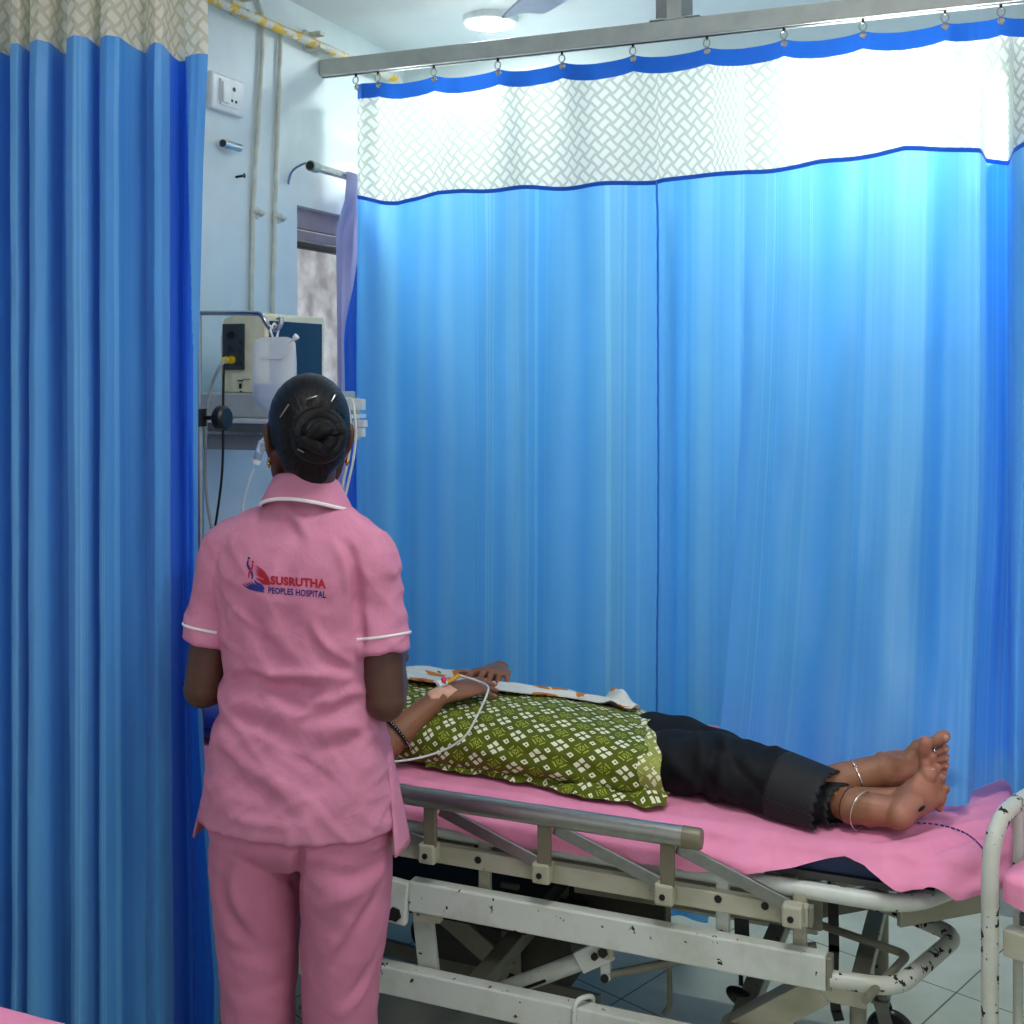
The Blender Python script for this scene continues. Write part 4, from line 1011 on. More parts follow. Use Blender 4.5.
for k in range(4):
    d = Vector((math.cos(.6+k*math.pi/2), math.sin(.6+k*math.pi/2), 0)); c = Vector((pu, pv, 0))
    if (c+d*.12).x < WU+.02: d *= .7
    lg_ = beam(c+Vector((0, 0, .06)), c+d*.17+Vector((0, 0, .05)), .02, .015).build('leg', M['steel'], pole, smooth=False, bevel=.002)
    lathe([(.02, -.008), (.024, 0), (.02, .008)], c+d*.17+Vector((0, 0, .024)), (-d.y, d.x, 0), 18).build('caster_wheel', M['black_plastic'], lg_)
# drip bag
bc = P(275, 375, V=pv-.005); bt = P(275, 337, V=pv).z; bb_ = P(275, 400, V=pv).z; bn = P(275, 418, V=pv).z
bw = (P(296, 370, V=pv).x-P(253.5, 370, V=pv).x)/2; ub_ = P(274.5, 370, V=pv).x; by = pv
bag = thing('drip_bag', 'clear drip bag hanging from the hook of the pole, fluid at the bottom', 'drip bag', (ub_, by, bn))
def bag_ring(z, w, d, n=28): return [(ub_+w*math.copysign(abs(math.cos(a))**.6, math.cos(a)), by+d*math.sin(a), z) for a in np.linspace(0, 2*math.pi, n, endpoint=False)]
H = bt-bb_
R = [bag_ring(bt, bw*.55, .003), bag_ring(bt-.004, bw*.85, .006), bag_ring(bt-.015, bw*.97, .013), bag_ring(bt-H*.4, bw, .02), bag_ring(bb_+.01, bw, .022), bag_ring(bb_, bw*.96, .02), bag_ring(bb_*.5+bn*.5, bw*.55, .014), bag_ring(bn, bw*.2, .008)]
MB().add(*loft(R)).build('bag_film', M['bag'], bag)
fz = P(275, 384, V=pv).z
R = [bag_ring(fz, bw*.95, .018), bag_ring(bb_, bw*.9, .017), bag_ring(bb_*.5+bn*.5, bw*.5, .011), bag_ring(bn+.002, bw*.16, .005)]
MB().add(*loft(R)).build('fluid', M['fluid'], bag)
mb = MB(); hk_ = P(275, 331, V=pv)
tube([(ub_-.004, by, bt-.004), (ub_-.003, pv-.0115, hk_.z+.002), (ub_, pv-.002, hk_.z+.0165), (ub_, pv+.002, hk_.z+.0165), (ub_+.003, pv+.0115, hk_.z+.002), (ub_+.005, by, bt-.004)], .0026, 8, mb, rad=.003); mb.build('hanger_loop', M['white_plastic'], bag)
s0, s1 = P(283, 349, V=pv-.04), P(297, 336, V=pv-.04)
mb = MB(); tube([s0, s0.lerp(s1, .55)], .0013, 8, mb); tube([s0.lerp(s1, .55), s0.lerp(s1, .8), s0.lerp(s1, .82), s1], [.0025, .004, .006, .007], 12, mb); mb.build('vent_needle', M['white_plastic'], bag)
la, lb = P(262, 356, V=by-.024), P(283, 359, V=by-.024); box((la.x, by-.0225, lb.z), (lb.x, by-.0205, la.z)).build('label_strip', M['white_plastic'], bag, smooth=False)
# ================================================================ people: shared shapes
def head_shape(mb, T):
    """T(x right, y forward, z up) -> place; the origin sits between the ears"""
    R3 = T.to_3x3()
    def B(c, r): ball(T @ Vector(c), r, mb, 24, 14, M=R3)
    def Lm(pts, rad, up=(0, 0, 1), seg=14): limb([T @ Vector(p) for p in pts], rad, tuple(R3 @ Vector(up)), seg, mb=mb)
    B((0, -.012, .03), (.070, .090, .086)); B((0, .02, -.01), (.062, .064, .075)); 
    Lm([(0, .025, -.03), (0, .052, -.075), (0, .064, -.09)], [(.055, .05), (.036, .032), (.022, .018)], (0, 1, 0))
    for s in (-1, 1):
        Lm([(s*.058, .0, -.025), (s*.048, .03, -.066), (s*.018, .06, -.088)], [.014, .016, .016])
        B((s*.036, .056, -.03), (.024, .024, .024))
        Lm([(s*.012, .075, .03), (s*.034, .067, .035), (s*.052, .046, .028)], [.006, .007, .005])
        Lm([(s*.018, .0705, .008), (s*.032, .0738, .0135), (s*.046, .0640, .008)], [.0035, .0046, .0035]); Lm([(s*.018, .0705, .006), (s*.032, .0735, .0015), (s*.046, .0640, .006)], [.003, .0036, .003])
        B((s*.011, .096, -.036), (.0085, .010, .0075))
        # ear
        Lm([(s*.067, .008, .012), (s*.074, -.008, .026), (s*.079, -.022, .014), (s*.077, -.018, -.010), (s*.070, .002, -.028), (s*.067, .008, -.022)], [.005, .006, .006, .0055, .006, .005], (s, 0, 0)); B((s*.069, -.006, .0), (.006, .014, .024))
    Lm([(0, .080, .018), (0, .093, -.012), (0, .105, -.032)], [.008, .0085, .011])
    Lm([(-.024, .070, -.058), (-.01, .0835, -.0545), (0, .084, -.056), (.01, .0835, -.0545), (.024, .070, -.058)], [.004, .0055, .005, .0055, .004])
    Lm([(-.022, .070, -.060), (0, .083, -.066), (.022, .070, -.060)], [.004, .0065, .004])
def face_extra(mb, T):
    R3 = T.to_3x3()
    for s in (-1, 1):
        ball(T @ Vector((s*.032, .0665, .0075)), .0098, mb, 16, 10, mi=1)
        ball(T @ Vector((s*.032, .0727, .0075)), .0045, mb, 12, 8, mi=2)
        limb([T @ Vector(p) for p in ((s*.014, .0800, .034), (s*.034, .0735, .0405), (s*.053, .050, .033))], [.002, .003, .0015], mb=(q := MB())); mb.add(q.v, q.f, 2)
def hand_shape(mb, wrist, d, n, t, curl=(.3, .3, .3, .3), L=1.0, thumb=.5, spread=.05, nails=None):
    """d towards the fingers, n out of the back of the hand, t towards the thumb side"""
    w, d, n, t = Vector(wrist), Vector(d).normalized(), Vector(n), Vector(t)
    n = (n-d*n.dot(d)).normalized(); s = d.cross(n); t = s if s.dot(t) > 0 else -s
    limb([w-d*.02, w+d*.015*L, w+d*.05*L, w+d*.085*L], [(.024*L, .018*L), (.027*L, .017*L), (.037*L, .0145*L), (.038*L, .0115*L)], tuple(n), 18, mb=mb)
    limb([w+d*.01+t*.012*L-n*.004, w+d*.045*L+t*.026*L-n*.008], [.017*L, .014*L], tuple(n), 12, mb=mb)
    for k, (o, ln) in enumerate(((.028, .068), (.0095, .076), (-.0095, .070), (-.028, .055))):
        p = w+d*(.082-.004*abs(k-1.2))*L+t*o*L; dd = (d+t*spread*(1.4-k)).normalized(); pts = [p-dd*.018]; c = curl[k]
        a = 0
        for j, f in enumerate((.45, .32, .23)):
            pts.append(p if j == 0 else pts[-1]); 
            if j: pass
            a += c*(1, 1.1, .8)[j]; q = dd*math.cos(a)-n*math.sin(a); pts[-1] = p; p = p+q*ln*f*L; 
            if j < 2: pts.append(p)
        pts.append(p)
        pts = [pts[0]]+[x for i, x in enumerate(pts[1:]) if i == 0 or (x-pts[i]).length > 1e-4]
        r = (.0092, .0090, .0086, .0078)[k]*L; m = len(pts)
        limb(pts, [r*1.05]+[r*(1-.28*i/(m-1)) for i in range(1, m)], tuple(n), 12, n=(m-1)*5, mb=mb)
        if nails is not None:
            up = (n*math.cos(a)+dd*math.sin(a)); qd = (dd*math.cos(a)-n*math.sin(a)); 
            X = Matrix((t, qd, up)).transposed(); ball(p+qd*.001+up*.0048*L, (.0048*L, .0062*L, .0022*L), nails, 10, 6, M=X, mi=3)
    a, b, c = w+d*.028*L+t*.027*L-n*.006, w+d*.062*L+t*(.045+.012*thumb)*L-n*.012*L, w+d*.092*L+t*(.047+.02*thumb)*L-n*.02*L
    limb([w+d*.012*L+t*.012*L, a, b, c], [.013*L, .0125*L, .0105*L, .0085*L], tuple(n), 12, mb=mb)
def foot_shape(mb, ankle, heel, ball_, n, m, tdir, L=1.0, nails=None, toes=None):
    """n out of the top of the foot, m towards the big toe"""
    ankle, heel, ball_, n, m, tdir = [Vector(x) for x in (ankle, heel, ball_, n, m, tdir)]
    a = (ball_-heel).normalized(); n = (n-a*n.dot(a)).normalized(); m = (m-a*m.dot(a)).normalized()
    mid = heel.lerp(ball_, .5)
    limb([heel-a*.004, heel.lerp(ball_, .3)+n*.004, mid+n*.010-m*.004, ball_], [(.030*L, .032*L), (.029*L, .032*L), (.033*L, .026*L), (.041*L, .0165*L)], tuple(n), 20, mb=mb)
    ball(heel, .029*L, mb); limb([ankle, ankle.lerp(heel, .5)+n*.004, heel], [.034*L, .032*L, .028*L], tuple(n), 18, mb=mb)
    limb([heel+n*.006, mid+n*.012], [.031*L, .031*L], tuple(n), 18, mb=mb)
    limb([ankle, heel.lerp(ball_, .38)+n*.03*L, heel.lerp(ball_, .72)+n*.014*L, ball_+n*.003], [.036*L, (.031*L, .029*L), (.032*L, .020*L), (.034*L, .011*L)], tuple(n), 18, mb=mb)
    for s in (-1, 1): ball(ankle.lerp(heel, .25)+m*s*.026*L, .016*L, mb, 14, 10)
    ball(ball_+m*.022*L-n*.004, (.0185*L,)*3, mb, 16, 10); ball(ball_-m*.024*L-n*.003, (.017*L,)*3, mb, 16, 10)
    tl = toes or ((.028, .052, .0135), (.007, .043, .0095), (-.009, .038, .0088), (-.024, .032, .0082), (-.037, .025, .0078))
    out = []
    for k, (o, ln, r) in enumerate(tl):
        b = ball_+m*o*L+tdir*(.006-.10*abs(o-.012)**1.0*.4); td = (tdir+m*(.16-.105*k)).normalized(); e = b+td*ln*L
        mid_ = b.lerp(e, .55)+n*.004
        limb([b-td*.012, b.lerp(e, .3)+n*.002, mid_, e], [r*.95*L, r*.80*L, r*.86*L, r*L*1.02], tuple(n), 12, mb=mb); out.append((b, mid_, e, td, r*L))
        if nails is not None:
            X = Matrix((m, td, n)).transposed(); ball(e+n*r*.72*L+td*r*.25, (r*.62*L, r*.6*L, r*.35*L), nails, 10, 6, M=X, mi=3)
    return out
def finish(me, extra, name, mats, parent, local):
    """body plus eyes and nails as one mesh"""
    bm = bmesh.new(); bm.from_mesh(me); off = extra.mesh('x')
    bm.from_mesh(off); bpy.data.meshes.remove(off); bm.to_mesh(me); bm.free()
    return link_mesh(name, me, mats, parent, local, angle=180, recalc=False)
def ring_around(c, axis, r, tr, seg=28, mb=None, squash=1.0, up=(0, 0, 1)):
    t = Vector(axis).normalized(); a = t.cross(Vector(up)).normalized(); b = a.cross(t); c = Vector(c)
    return tube([c+a*r*math.cos(h)+b*r*squash*math.sin(h) for h in np.linspace(0, 2*math.pi, seg+1)], tr, 8, mb)

# ================================================================ the nurse
NX = P(301.5, 700, D=2.25); NYAW = math.radians(9)
nurse = thing('person', 'woman in pink tunic and trousers, hair in a bun, standing with her back turned', 'person', (NX.x, NX.y, 0), NYAW)
NW = WORLD[nurse.name]; NI = NW.inverted()
eye_l = NI @ Vector((0, 0, CAMZ))
def nray(x, y, bvh):
    """where the line of sight through an image point meets a nurse surface, in her own frame"""
    tgt = NI @ P(x, y, D=2.25); d = (tgt-eye_l).normalized(); h = bvh.ray_cast(eye_l, d)
    return h[0], h[1]
def se_ring(z, cx, cy, a, b, n=72, ex=.86, lean=0.):
    return [(cx+a*math.copysign(abs(math.cos(h))**ex, math.cos(h)), cy+b*math.copysign(abs(math.sin(h))**ex, math.sin(h))+lean, z) for h in np.linspace(0, 2*math.pi, n, endpoint=False)]
Zp = lambda y: CAMZ-(y-HOR)/533.3
SH = {s: [Vector((s*.108, -.008, 1.246)), Vector((s*.146, -.004, 1.208)), Vector((s*.168, -.002, 1.13)), Vector((s*.180, -.012, 1.052))] for s in (-1, 1)}
SH[1] = [p-Vector((.017, 0, 0)) for p in SH[1]]
EL = {s: Vector((s*.190, -.025, .966)) for s in (-1, 1)}
EL[1].x -= .015
WR = {-1: Vector((-.095, .195, .99)), 1: Vector((.115, .20, .985))}
# --- tunic
tm = MB()
trings = [(.732, .0, -.004, .190, .128), (.76, .0, -.004, .187, .126), (.80, 0, -.004, .180, .122), (.86, 0, -.002, .170, .115), (.93, 0, 0, .156, .106), (1.0, 0, .002, .149, .100), (1.07, 0, .002, .152, .101), (1.14, 0, 0, .160, .104), (1.20, -.003, -.004, .161, .102), (1.24, -.003, -.006, .153, .093), (1.27, 0, -.006, .136, .081), (1.295, 0, -.004, .104, .070), (1.318, 0, .0, .074, .060), (1.345, 0, .004, .056, .055)]
rr_ = cr(trings, 60); tm.add(*loft([se_ring(*q) for q in rr_]))
limb([(-.150, -.004, 1.212), (-.125, -.004, 1.243), (-.07, -.004, 1.275), (0.004, -.002, 1.284), (.07, -.004, 1.275), (.125, -.004, 1.243), (.150, -.004, 1.212)], [(.055, .042), (.062, .045), (.068, .042), (.066, .040), (.068, .042), (.062, .045), (.055, .042)], (0, 0, 1), 24, mb=tm)
for s in (-1, 1):
    a, b, c, d = SH[s]; dd = (d-c).normalized()
    R = []; pts = cr([tuple(x) for x in (a, b, c, d)], 26); rad = cr([(.058, .062), (.056, .062), (.051, .058), (.052, .060)], 26)
    tg = np.gradient(pts, axis=0)
    for p, r, t in zip(pts, rad, tg):
        t = Vector(t).normalized(); f = Vector((0, 1, 0)); sd = t.cross(f).normalized(); f = sd.cross(t)
        R.append([Vector(p)+sd*r[0]*math.cos(h)+f*r[1]*math.sin(h) for h in np.linspace(0, 2*math.pi, 36, endpoint=False)])
    tm.add(*loft(R))
tme = organic(tm, .0048, 5, 'tunic')
# creases, read off the photograph's back view and put on the cloth as ridges (+) and valleys (-)
bv = BVHTree.FromPolygons([tuple(v.co) for v in tme.vertices], [tuple(p.vertices) for p in tme.polygons])
creases = [(-.009, .011, [(226, 684), (252, 676), (275, 690), (299, 706), (322, 708)]), (.008, .010, [(250, 672), (280, 674), (312, 674), (348, 676)]),
           (-.007, .012, [(262, 683), (300, 688), (340, 690)]), (.006, .012, [(300, 712), (330, 700), (360, 690)]), (-.007, .012, [(296, 722), (330, 716), (352, 700)]),
           (.006, .009, [(313, 621), (320, 637), (330, 650), (352, 664)]), (-.006, .012, [(308, 628), (316, 645), (332, 660), (352, 672)]),
           (-.009, .010, [(345, 544), (354, 566), (357, 592), (356, 616)]), (.006, .010, [(338, 548), (346, 572), (349, 600)]), (-.007, .009, [(358, 600), (361, 628), (362, 650)]),
           (-.005, .010, [(219, 560), (221, 590), (226, 625)]), (-.004, .016, [(246, 600), (262, 640), (290, 664)]), (.004, .016, [(262, 610), (285, 645), (312, 668)]),
           (-.004, .010, [(280, 512), (290, 524), (298, 538)]), (.003, .009, [(286, 508), (297, 520), (305, 534)]),
           (-.006, .018, [(212, 742), (240, 775), (276, 806)]), (.005, .016, [(222, 735), (256, 770), (300, 800)]), (-.005, .018, [(262, 730), (290, 752), (318, 772)]), (-.005, .018, [(360, 730), (330, 775), (312, 815)]),
           (.004, .018, [(372, 750), (348, 790), (330, 820)]), (-.005, .014, [(216, 700), (236, 716), (262, 726)]), (.004, .012, [(220, 712), (246, 730), (280, 742)]), (-.006, .012, [(378, 720), (350, 740), (322, 748)]), (.004, .010, [(232, 818), (262, 823), (300, 826)])]
co = co_of(tme); no = no_of(tme); dsp = np.zeros(len(co))
for amp, wd, pts in creases:
    pl = [nray(x, y, bv)[0] for x, y in pts]; pl = [np.array(p) for p in pl if p is not None]
    if len(pl) < 2: continue
    pl = cr(pl, len(pl)*3) if len(pl) > 2 else np.array(pl); best = np.full(len(co), 9.); bt_ = np.zeros(len(co))
    for i in range(len(pl)-1):
        d, t = seg_dist(co, pl[i], pl[i+1]); k = d < best; best[k] = d[k]; bt_[k] = (i+t[k])/(len(pl)-1)
    dsp += 1.35*amp*np.exp(-(best/wd)**2)*np.sin(np.pi*np.clip(.12+.76*bt_, 0, 1))
st = co*np.array([1, 1, .55]); dsp += .0045*fnoise(st, 9, 3)+.0022*fnoise(co@np.array([[.8, 0, .6], [0, 1, 0], [-.6, 0, .8]])*np.array([1, 1, 2.2]), 16, 8)
rd_ = 1-np.abs(fnoise(co@np.array([[.75, 0, .66], [0, 1, 0], [-.66, 0, .75]])*np.array([1, 1, 2.4]), 8, 11)); dsp += .0035*np.maximum(0, rd_-.72)/.28
rd_ = 1-np.abs(fnoise(co@np.array([[.75, 0, -.66], [0, 1, 0], [.66, 0, .75]])*np.array([1, 1, 2.6]), 7, 21)); dsp += .003*np.maximum(0, rd_-.75)/.25
waist = np.exp(-((co[:, 2]-.955)/.07)**2); dsp += waist*.004*np.sin(co[:, 2]*95+co[:, 0]*16+4*fnoise(co, 5, 1))
co += no*dsp[:, None]; set_co(tme, co)
tunic = link_mesh('tunic', tme, M['pink_uniform'], nurse, True, angle=180, recalc=False)
bv = BVHTree.FromPolygons([tuple(v.co) for v in tme.vertices], [tuple(p.vertices) for p in tme.polygons])
# front panel hanging lower and wider than the back at the side slits
v = []; n_ = 40; rows = 14
for j in range(rows+1):
    t = j/rows; z = .862-t*.170; a = .172+.034*t; b = .118+.022*t; h0 = -.22*t
    for i in range(n_+1):
        h = h0+(math.pi-2*h0)*i/n_; v.append((a*math.copysign(abs(math.cos(h))**.86, math.cos(h)), -.002+b*math.copysign(abs(math.sin(h))**.86, math.sin(h))+.004*math.sin(9*h)*t, z))
k = n_+1; fr = MB().add(v, [(j*k+i, j*k+i+1, (j+1)*k+i+1, (j+1)*k+i) for j in range(rows) for i in range(n_)]).build('front_panel', M['pink_uniform'], tunic, True, angle=180)
md = fr.modifiers.new('thick', 'SOLIDIFY'); md.thickness = .004
# collar: stand plus fold-over fall with white piping
v = []; nn_ = 72
for j, (dz, a, b) in enumerate(((-.020, .050, .052), (.020, .050, .052), (.036, .0515, .0535), (.040, .0545, .0565), (.034, .060, .062), (.014, .072, .074), (-.004, .084, .084))):
    for i in range(nn_+1):
        h = math.radians(112)+math.radians(316)*i/nn_; bk = -math.sin(h); out_ = max(0, j-3)/3
        z = 1.342+dz-.015*(1-bk)*.9-.014*out_*math.cos(h)**2; v.append((.010+a*math.cos(h), .000+b*math.sin(h)-.004*bk, z))
k = nn_+1; col = MB().add(v, [(j*k+i, j*k+i+1, (j+1)*k+i+1, (j+1)*k+i) for j in range(6) for i in range(nn_)]).build('collar', M['pink_uniform'], tunic, True, angle=180)
md = col.modifiers.new('thick', 'SOLIDIFY'); md.thickness = .003; md.offset = 1; md = col.modifiers.new('sub', 'SUBSURF'); md.render_levels = 1
tube([Vector(q) for q in v[6*k:7*k]], .0036, 8).build('collar_piping', M['piping'], col, True)
# sleeve piping: around each sleeve above the hem
for s in (-1, 1):
    a, b, c, d = SH[s]; dd = (d-c).normalized(); cen = c.lerp(d, .62); f = Vector((0, 1, 0)); sd = dd.cross(f).normalized(); f = sd.cross(dd); loop = []
    for h in np.linspace(0, 2*math.pi, 61):
        o = sd*math.cos(h)+f*math.sin(h); hit = bv.ray_cast(cen+o*.14, -o)
        ok = hit[0] is not None and (hit[0]-cen).length < .066 and hit[1].dot(o) > .35
        loop.append(hit[0]+o*.0005 if ok else cen+o*.03)   # under the arm the seam is covered by the body of the tunic
    tube(loop, .0026, 8).build('sleeve_piping', M['piping'], tunic, True)
# back print
def proj2(pts, mat, faces, name, lift=.0011):
    vs_ = []
    for x, y in pts:
        h, nm = nray(x, y, bv); 
        if h is None: h = nray(x, y+4, bv)[0] or Vector(); nm = Vector((0, -1, 0))
        vs_.append(h+nm*lift)
    return vs_, faces
def stroke(pts, w, n=14):
    q = cr(pts, n); t = np.gradient(q, axis=0); t /= np.linalg.norm(t, axis=1)[:, None]+1e-9; nv_ = np.stack([-t[:, 1], t[:, 0]], 1)
    ws = np.interp(np.linspace(0, 1, n), np.linspace(0, 1, len(w)), w)[:, None]/2; a, b = q+nv_*ws, q-nv_*ws
    return [tuple(p) for p in a]+[tuple(p) for p in b], [(i, i+1, n+i+1, n+i) for i in range(n-1)]
K = lambda p: (230+p[0]*.1172, 540+p[1]*.1172)
prn = {0: MB(), 1: MB()}
def st_(c, pts, w): 
    q, f = stroke(pts, w); prn[c].add(*proj2([K(p) for p in q], None, f, ''))
def dot_(c, x, y, r):
    q = [K((x+r*math.cos(h), y+r*math.sin(h))) for h in np.linspace(0, 2*math.pi, 14, endpoint=False)]; prn[c].add(*proj2(q, None, [tuple(range(14))], ''))
dot_(1, 163, 155, 11); st_(1, [(158, 170), (151, 205), (166, 242), (186, 276), (193, 308), (188, 338)], [10, 18, 20, 18, 16, 8])
dot_(0, 196, 186, 11); st_(0, [(196, 200), (188, 240), (166, 280), (160, 326)], [10, 18, 18, 8])
for a, m_ in (((216, 222), (255, 245)), ((218, 242), (252, 266)), ((219, 264), (252, 286)), ((220, 288), (255, 306))): st_(0, [a, m_, (292, 322)], [5, 13, 22])
st_(0, [(250, 238), (285, 272), (312, 330), (342, 380)], [10, 22, 44, 8]); st_(0, [(222, 324), (255, 338), (292, 360), (336, 380)], [6, 20, 40, 8])
for a, m_ in (((106, 370), (150, 398)), ((130, 368), (172, 390)), ((150, 360), (192, 385)), ((170, 350), (206, 378))): st_(1, [a, m_, (240, 404)], [5, 13, 22])
st_(1, [(208, 340), (228, 366), (262, 395), (292, 425)], [6, 20, 40, 22]); st_(1, [(120, 385), (170, 412), (235, 420), (296, 446)], [5, 16, 40, 6])
def text_print(body, c, x0, yb0, x1, yb1, h0, h1, bold):
    cu = bpy.data.curves.new('t', 'FONT'); cu.body = body; cu.size = 1; cu.offset = bold; cu.space_character = 1.06; cu.resolution_u = 3
    o = bpy.data.objects.new('t', cu); C.objects.link(o); dg = bpy.context.evaluated_depsgraph_get(); dg.update(); me = bpy.data.meshes.new_from_object(o.evaluated_get(dg)); bpy.data.objects.remove(o)
    c2 = co_of(me); lo, hi = c2.min(0), c2.max(0); cap = hi[1]-max(lo[1], 0) if True else 1
    pts = []
    for q in c2:
        s = (q[0]-lo[0])/(hi[0]-lo[0]); yy = q[1]/cap; pts.append((x0+(x1-x0)*s, yb0+(yb1-yb0)*s-yy*(h0+(h1-h0)*s)))
    prn[c].add(*proj2(pts, None, [tuple(p.vertices) for p in me.polygons], '')); bpy.data.meshes.remove(me)
text_print('SUSRUTHA', 0, 270.6, 583.8, 326, 588, 8.0, 8.8, .046)
text_print('PEOPLES HOSPITAL', 1, 268.6, 593, 326, 597.8, 6.1, 6.7, .028)
lg_ = prn[0]; nb = len(lg_.v); lg_.add(prn[1].v, prn[1].f, 1)
lg_.build('printed_logo', [M['logo_red'], M['logo_blue']], tunic, True, smooth=False, recalc=False)
# --- trousers
pm = MB(); R = []
for q in cr([(.655, 0, -.006, .10, .075), (.70, 0, -.008, .172, .113), (.74, 0, -.006, .170, .112), (.84, 0, 0, .15, .10)], 14): R.append(se_ring(*q))
pm.add(*loft(R))
for s in (-1, 1):
    limb([(s*.088, -.004, .80), (s*.089, -.007, .68), (s*.088, -.008, .56), (s*.083, -.012, .42), (s*.080, -.014, .28), (s*.079, -.012, .14), (s*.079, -.008, .075)], [(.070, .088), (.084, .104), (.081, .092), (.070, .078), (.064, .07), (.062, .066), (.064, .068)], (0, 1, 0), 30, n=50, mb=pm, caps=False)
pme = organic(pm, .0055, 6, 'trousers'); co = co_of(pme); no = no_of(pme)
bvp = BVHTree.FromPolygons([tuple(v.co) for v in pme.vertices], [tuple(p.vertices) for p in pme.polygons])
dsp = .005*fnoise(co*np.array([1, 1, .8]), 8, 5)+.0025*fnoise(co@np.array([[.8, 0, .6], [0, 1, 0], [-.6, 0, .8]])*np.array([1, 1, 2.5]), 15, 2)
for amp, wd, pts in [(-.016, .009, [(298, 838), (298, 862), (297, 884)]), (-.008, .014, [(228, 866), (222, 895), (238, 930), (262, 948)]), (.006, .013, [(238, 862), (232, 892), (248, 924)]), (-.006, .016, [(385, 858), (355, 876), (322, 872)]), (.005, .014, [(384, 868), (350, 895), (318, 905)]), (-.007, .014, [(378, 890), (356, 925), (335, 965)]), (.005, .013, [(366, 900), (344, 935), (322, 960)]), (-.005, .015, [(218, 940), (244, 955), (282, 950)]), (-.006, .012, [(350, 1000), (362, 985), (378, 950)]), (.005, .012, [(344, 1012), (358, 998), (372, 975)]), (-.004, .014, [(216, 985), (250, 990), (285, 980)])]:
    pl = [nray(x, y, bvp)[0] for x, y in pts]; pl = [np.array(p) for p in pl if p is not None]
    if len(pl) < 2: continue
    pl = cr(pl, len(pl)*3) if len(pl) > 2 else np.array(pl); best = np.full(len(co), 9.); bt_ = np.zeros(len(co))
    for i in range(len(pl)-1):
        d, t = seg_dist(co, pl[i], pl[i+1]); k = d < best; best[k] = d[k]; bt_[k] = (i+t[k])/(len(pl)-1)
    dsp += 1.35*amp*np.exp(-(best/wd)**2)*np.sin(np.pi*np.clip(.12+.76*bt_, 0, 1))
co += no*dsp[:, None]; set_co(pme, co); link_mesh('trousers', pme, M['pink_trouser'], nurse, True, angle=180, recalc=False)
# --- body
HT = Matrix.Translation((.008, .012, 1.440)) @ Matrix.Rotation(math.radians(30), 4, 'Z') @ Matrix.Rotation(math.radians(-6), 4, 'X')
bm0 = MB(); ex = MB(); head_shape(bm0, HT); face_extra(ex, HT)
limb([HT @ Vector((0, -.018, -.03)), HT @ Vector((0, -.028, -.07)), (.006, -.002, 1.335), (0, .0, 1.27)], [(.050, .056), (.046, .048), (.046, .046), (.05, .035)], (0, 1, 0), 24, mb=bm0)
R = [se_ring(z, x, y, max(.03, a-.030), max(.03, b-.030)) for z, x, y, a, b in cr(trings[2:], 24)]; bm0.add(*loft(R))
bm0.add(*loft([se_ring(.70, 0, 0, .13, .080), se_ring(.76, 0, 0, .14, .088), se_ring(.84, 0, 0, .135, .082)]))
for s in (-1, 1):
    a, b, c, d = SH[s]; e = EL[s]; w = WR[s]; dn = (w-e).normalized()
    limb([a, b, c, d, e.lerp(d, .3), e], [.036, .038, .039, .039, .037, .035], (0, 1, 0), 18, n=36, mb=bm0)
    limb([e, e.lerp(w, .3), e.lerp(w, .75), w], [.036, .037, .027, .0235], (0, 0, 1), 18, mb=bm0)
    hand_shape(bm0, w, (w-e).normalized()+Vector((-s*.2, .2, .05)), (0, -.1, 1) if s < 0 else (.5, 0, .85), (-s, 0, .1), (.55, .6, .65, .7), .95, .4, nails=ex)
    limb([(s*.086, -.004, .72), (s*.085, 0, .55), (s*.08, -.008, .40), (s*.078, -.014, .30), (s*.078, -.012, .10)], [.058, .058, .048, .047, .032], (0, 1, 0), 18, mb=bm0)
    limb([(s*.078, -.012, .10), (s*.079, .02, .05), (s*.082, .13, .03)], [.032, .032, .024], (0, 0, 1), 16, mb=bm0)
bme = organic(bm0, .0034, 3, 'body'); attr(bme, 'tint', np.zeros(len(bme.vertices)))
finish(bme, ex, 'body', [M['skin_nurse'], M['eye_white'], M['black_plastic'], M['nail']], nurse, True)
for s in (-1, 1):
    mb = MB(); limb([(s*.079, -.042, .034), (s*.079, .0, .036), (s*.08, .07, .030), (s*.082, .155, .026)], [(.034, .032), (.036, .03), (.041, .026), (.036, .02)], (0, 0, 1), 20, mb=mb)
    shoe = mb.build('shoe', M['black_plastic'], nurse, True, angle=60)
    R = [[(s*.08+w_*math.cos(h), y+0.0, .006+.006*math.sin(h)) for h in np.linspace(0, 2*math.pi, 12, endpoint=False)] for y, w_ in ((-.075, .012), (-.06, .03), (0, .034), (.08, .041), (.15, .034), (.185, .012))]
    MB().add(*loft(R)).build('sole', M['dark_metal'], shoe, True)
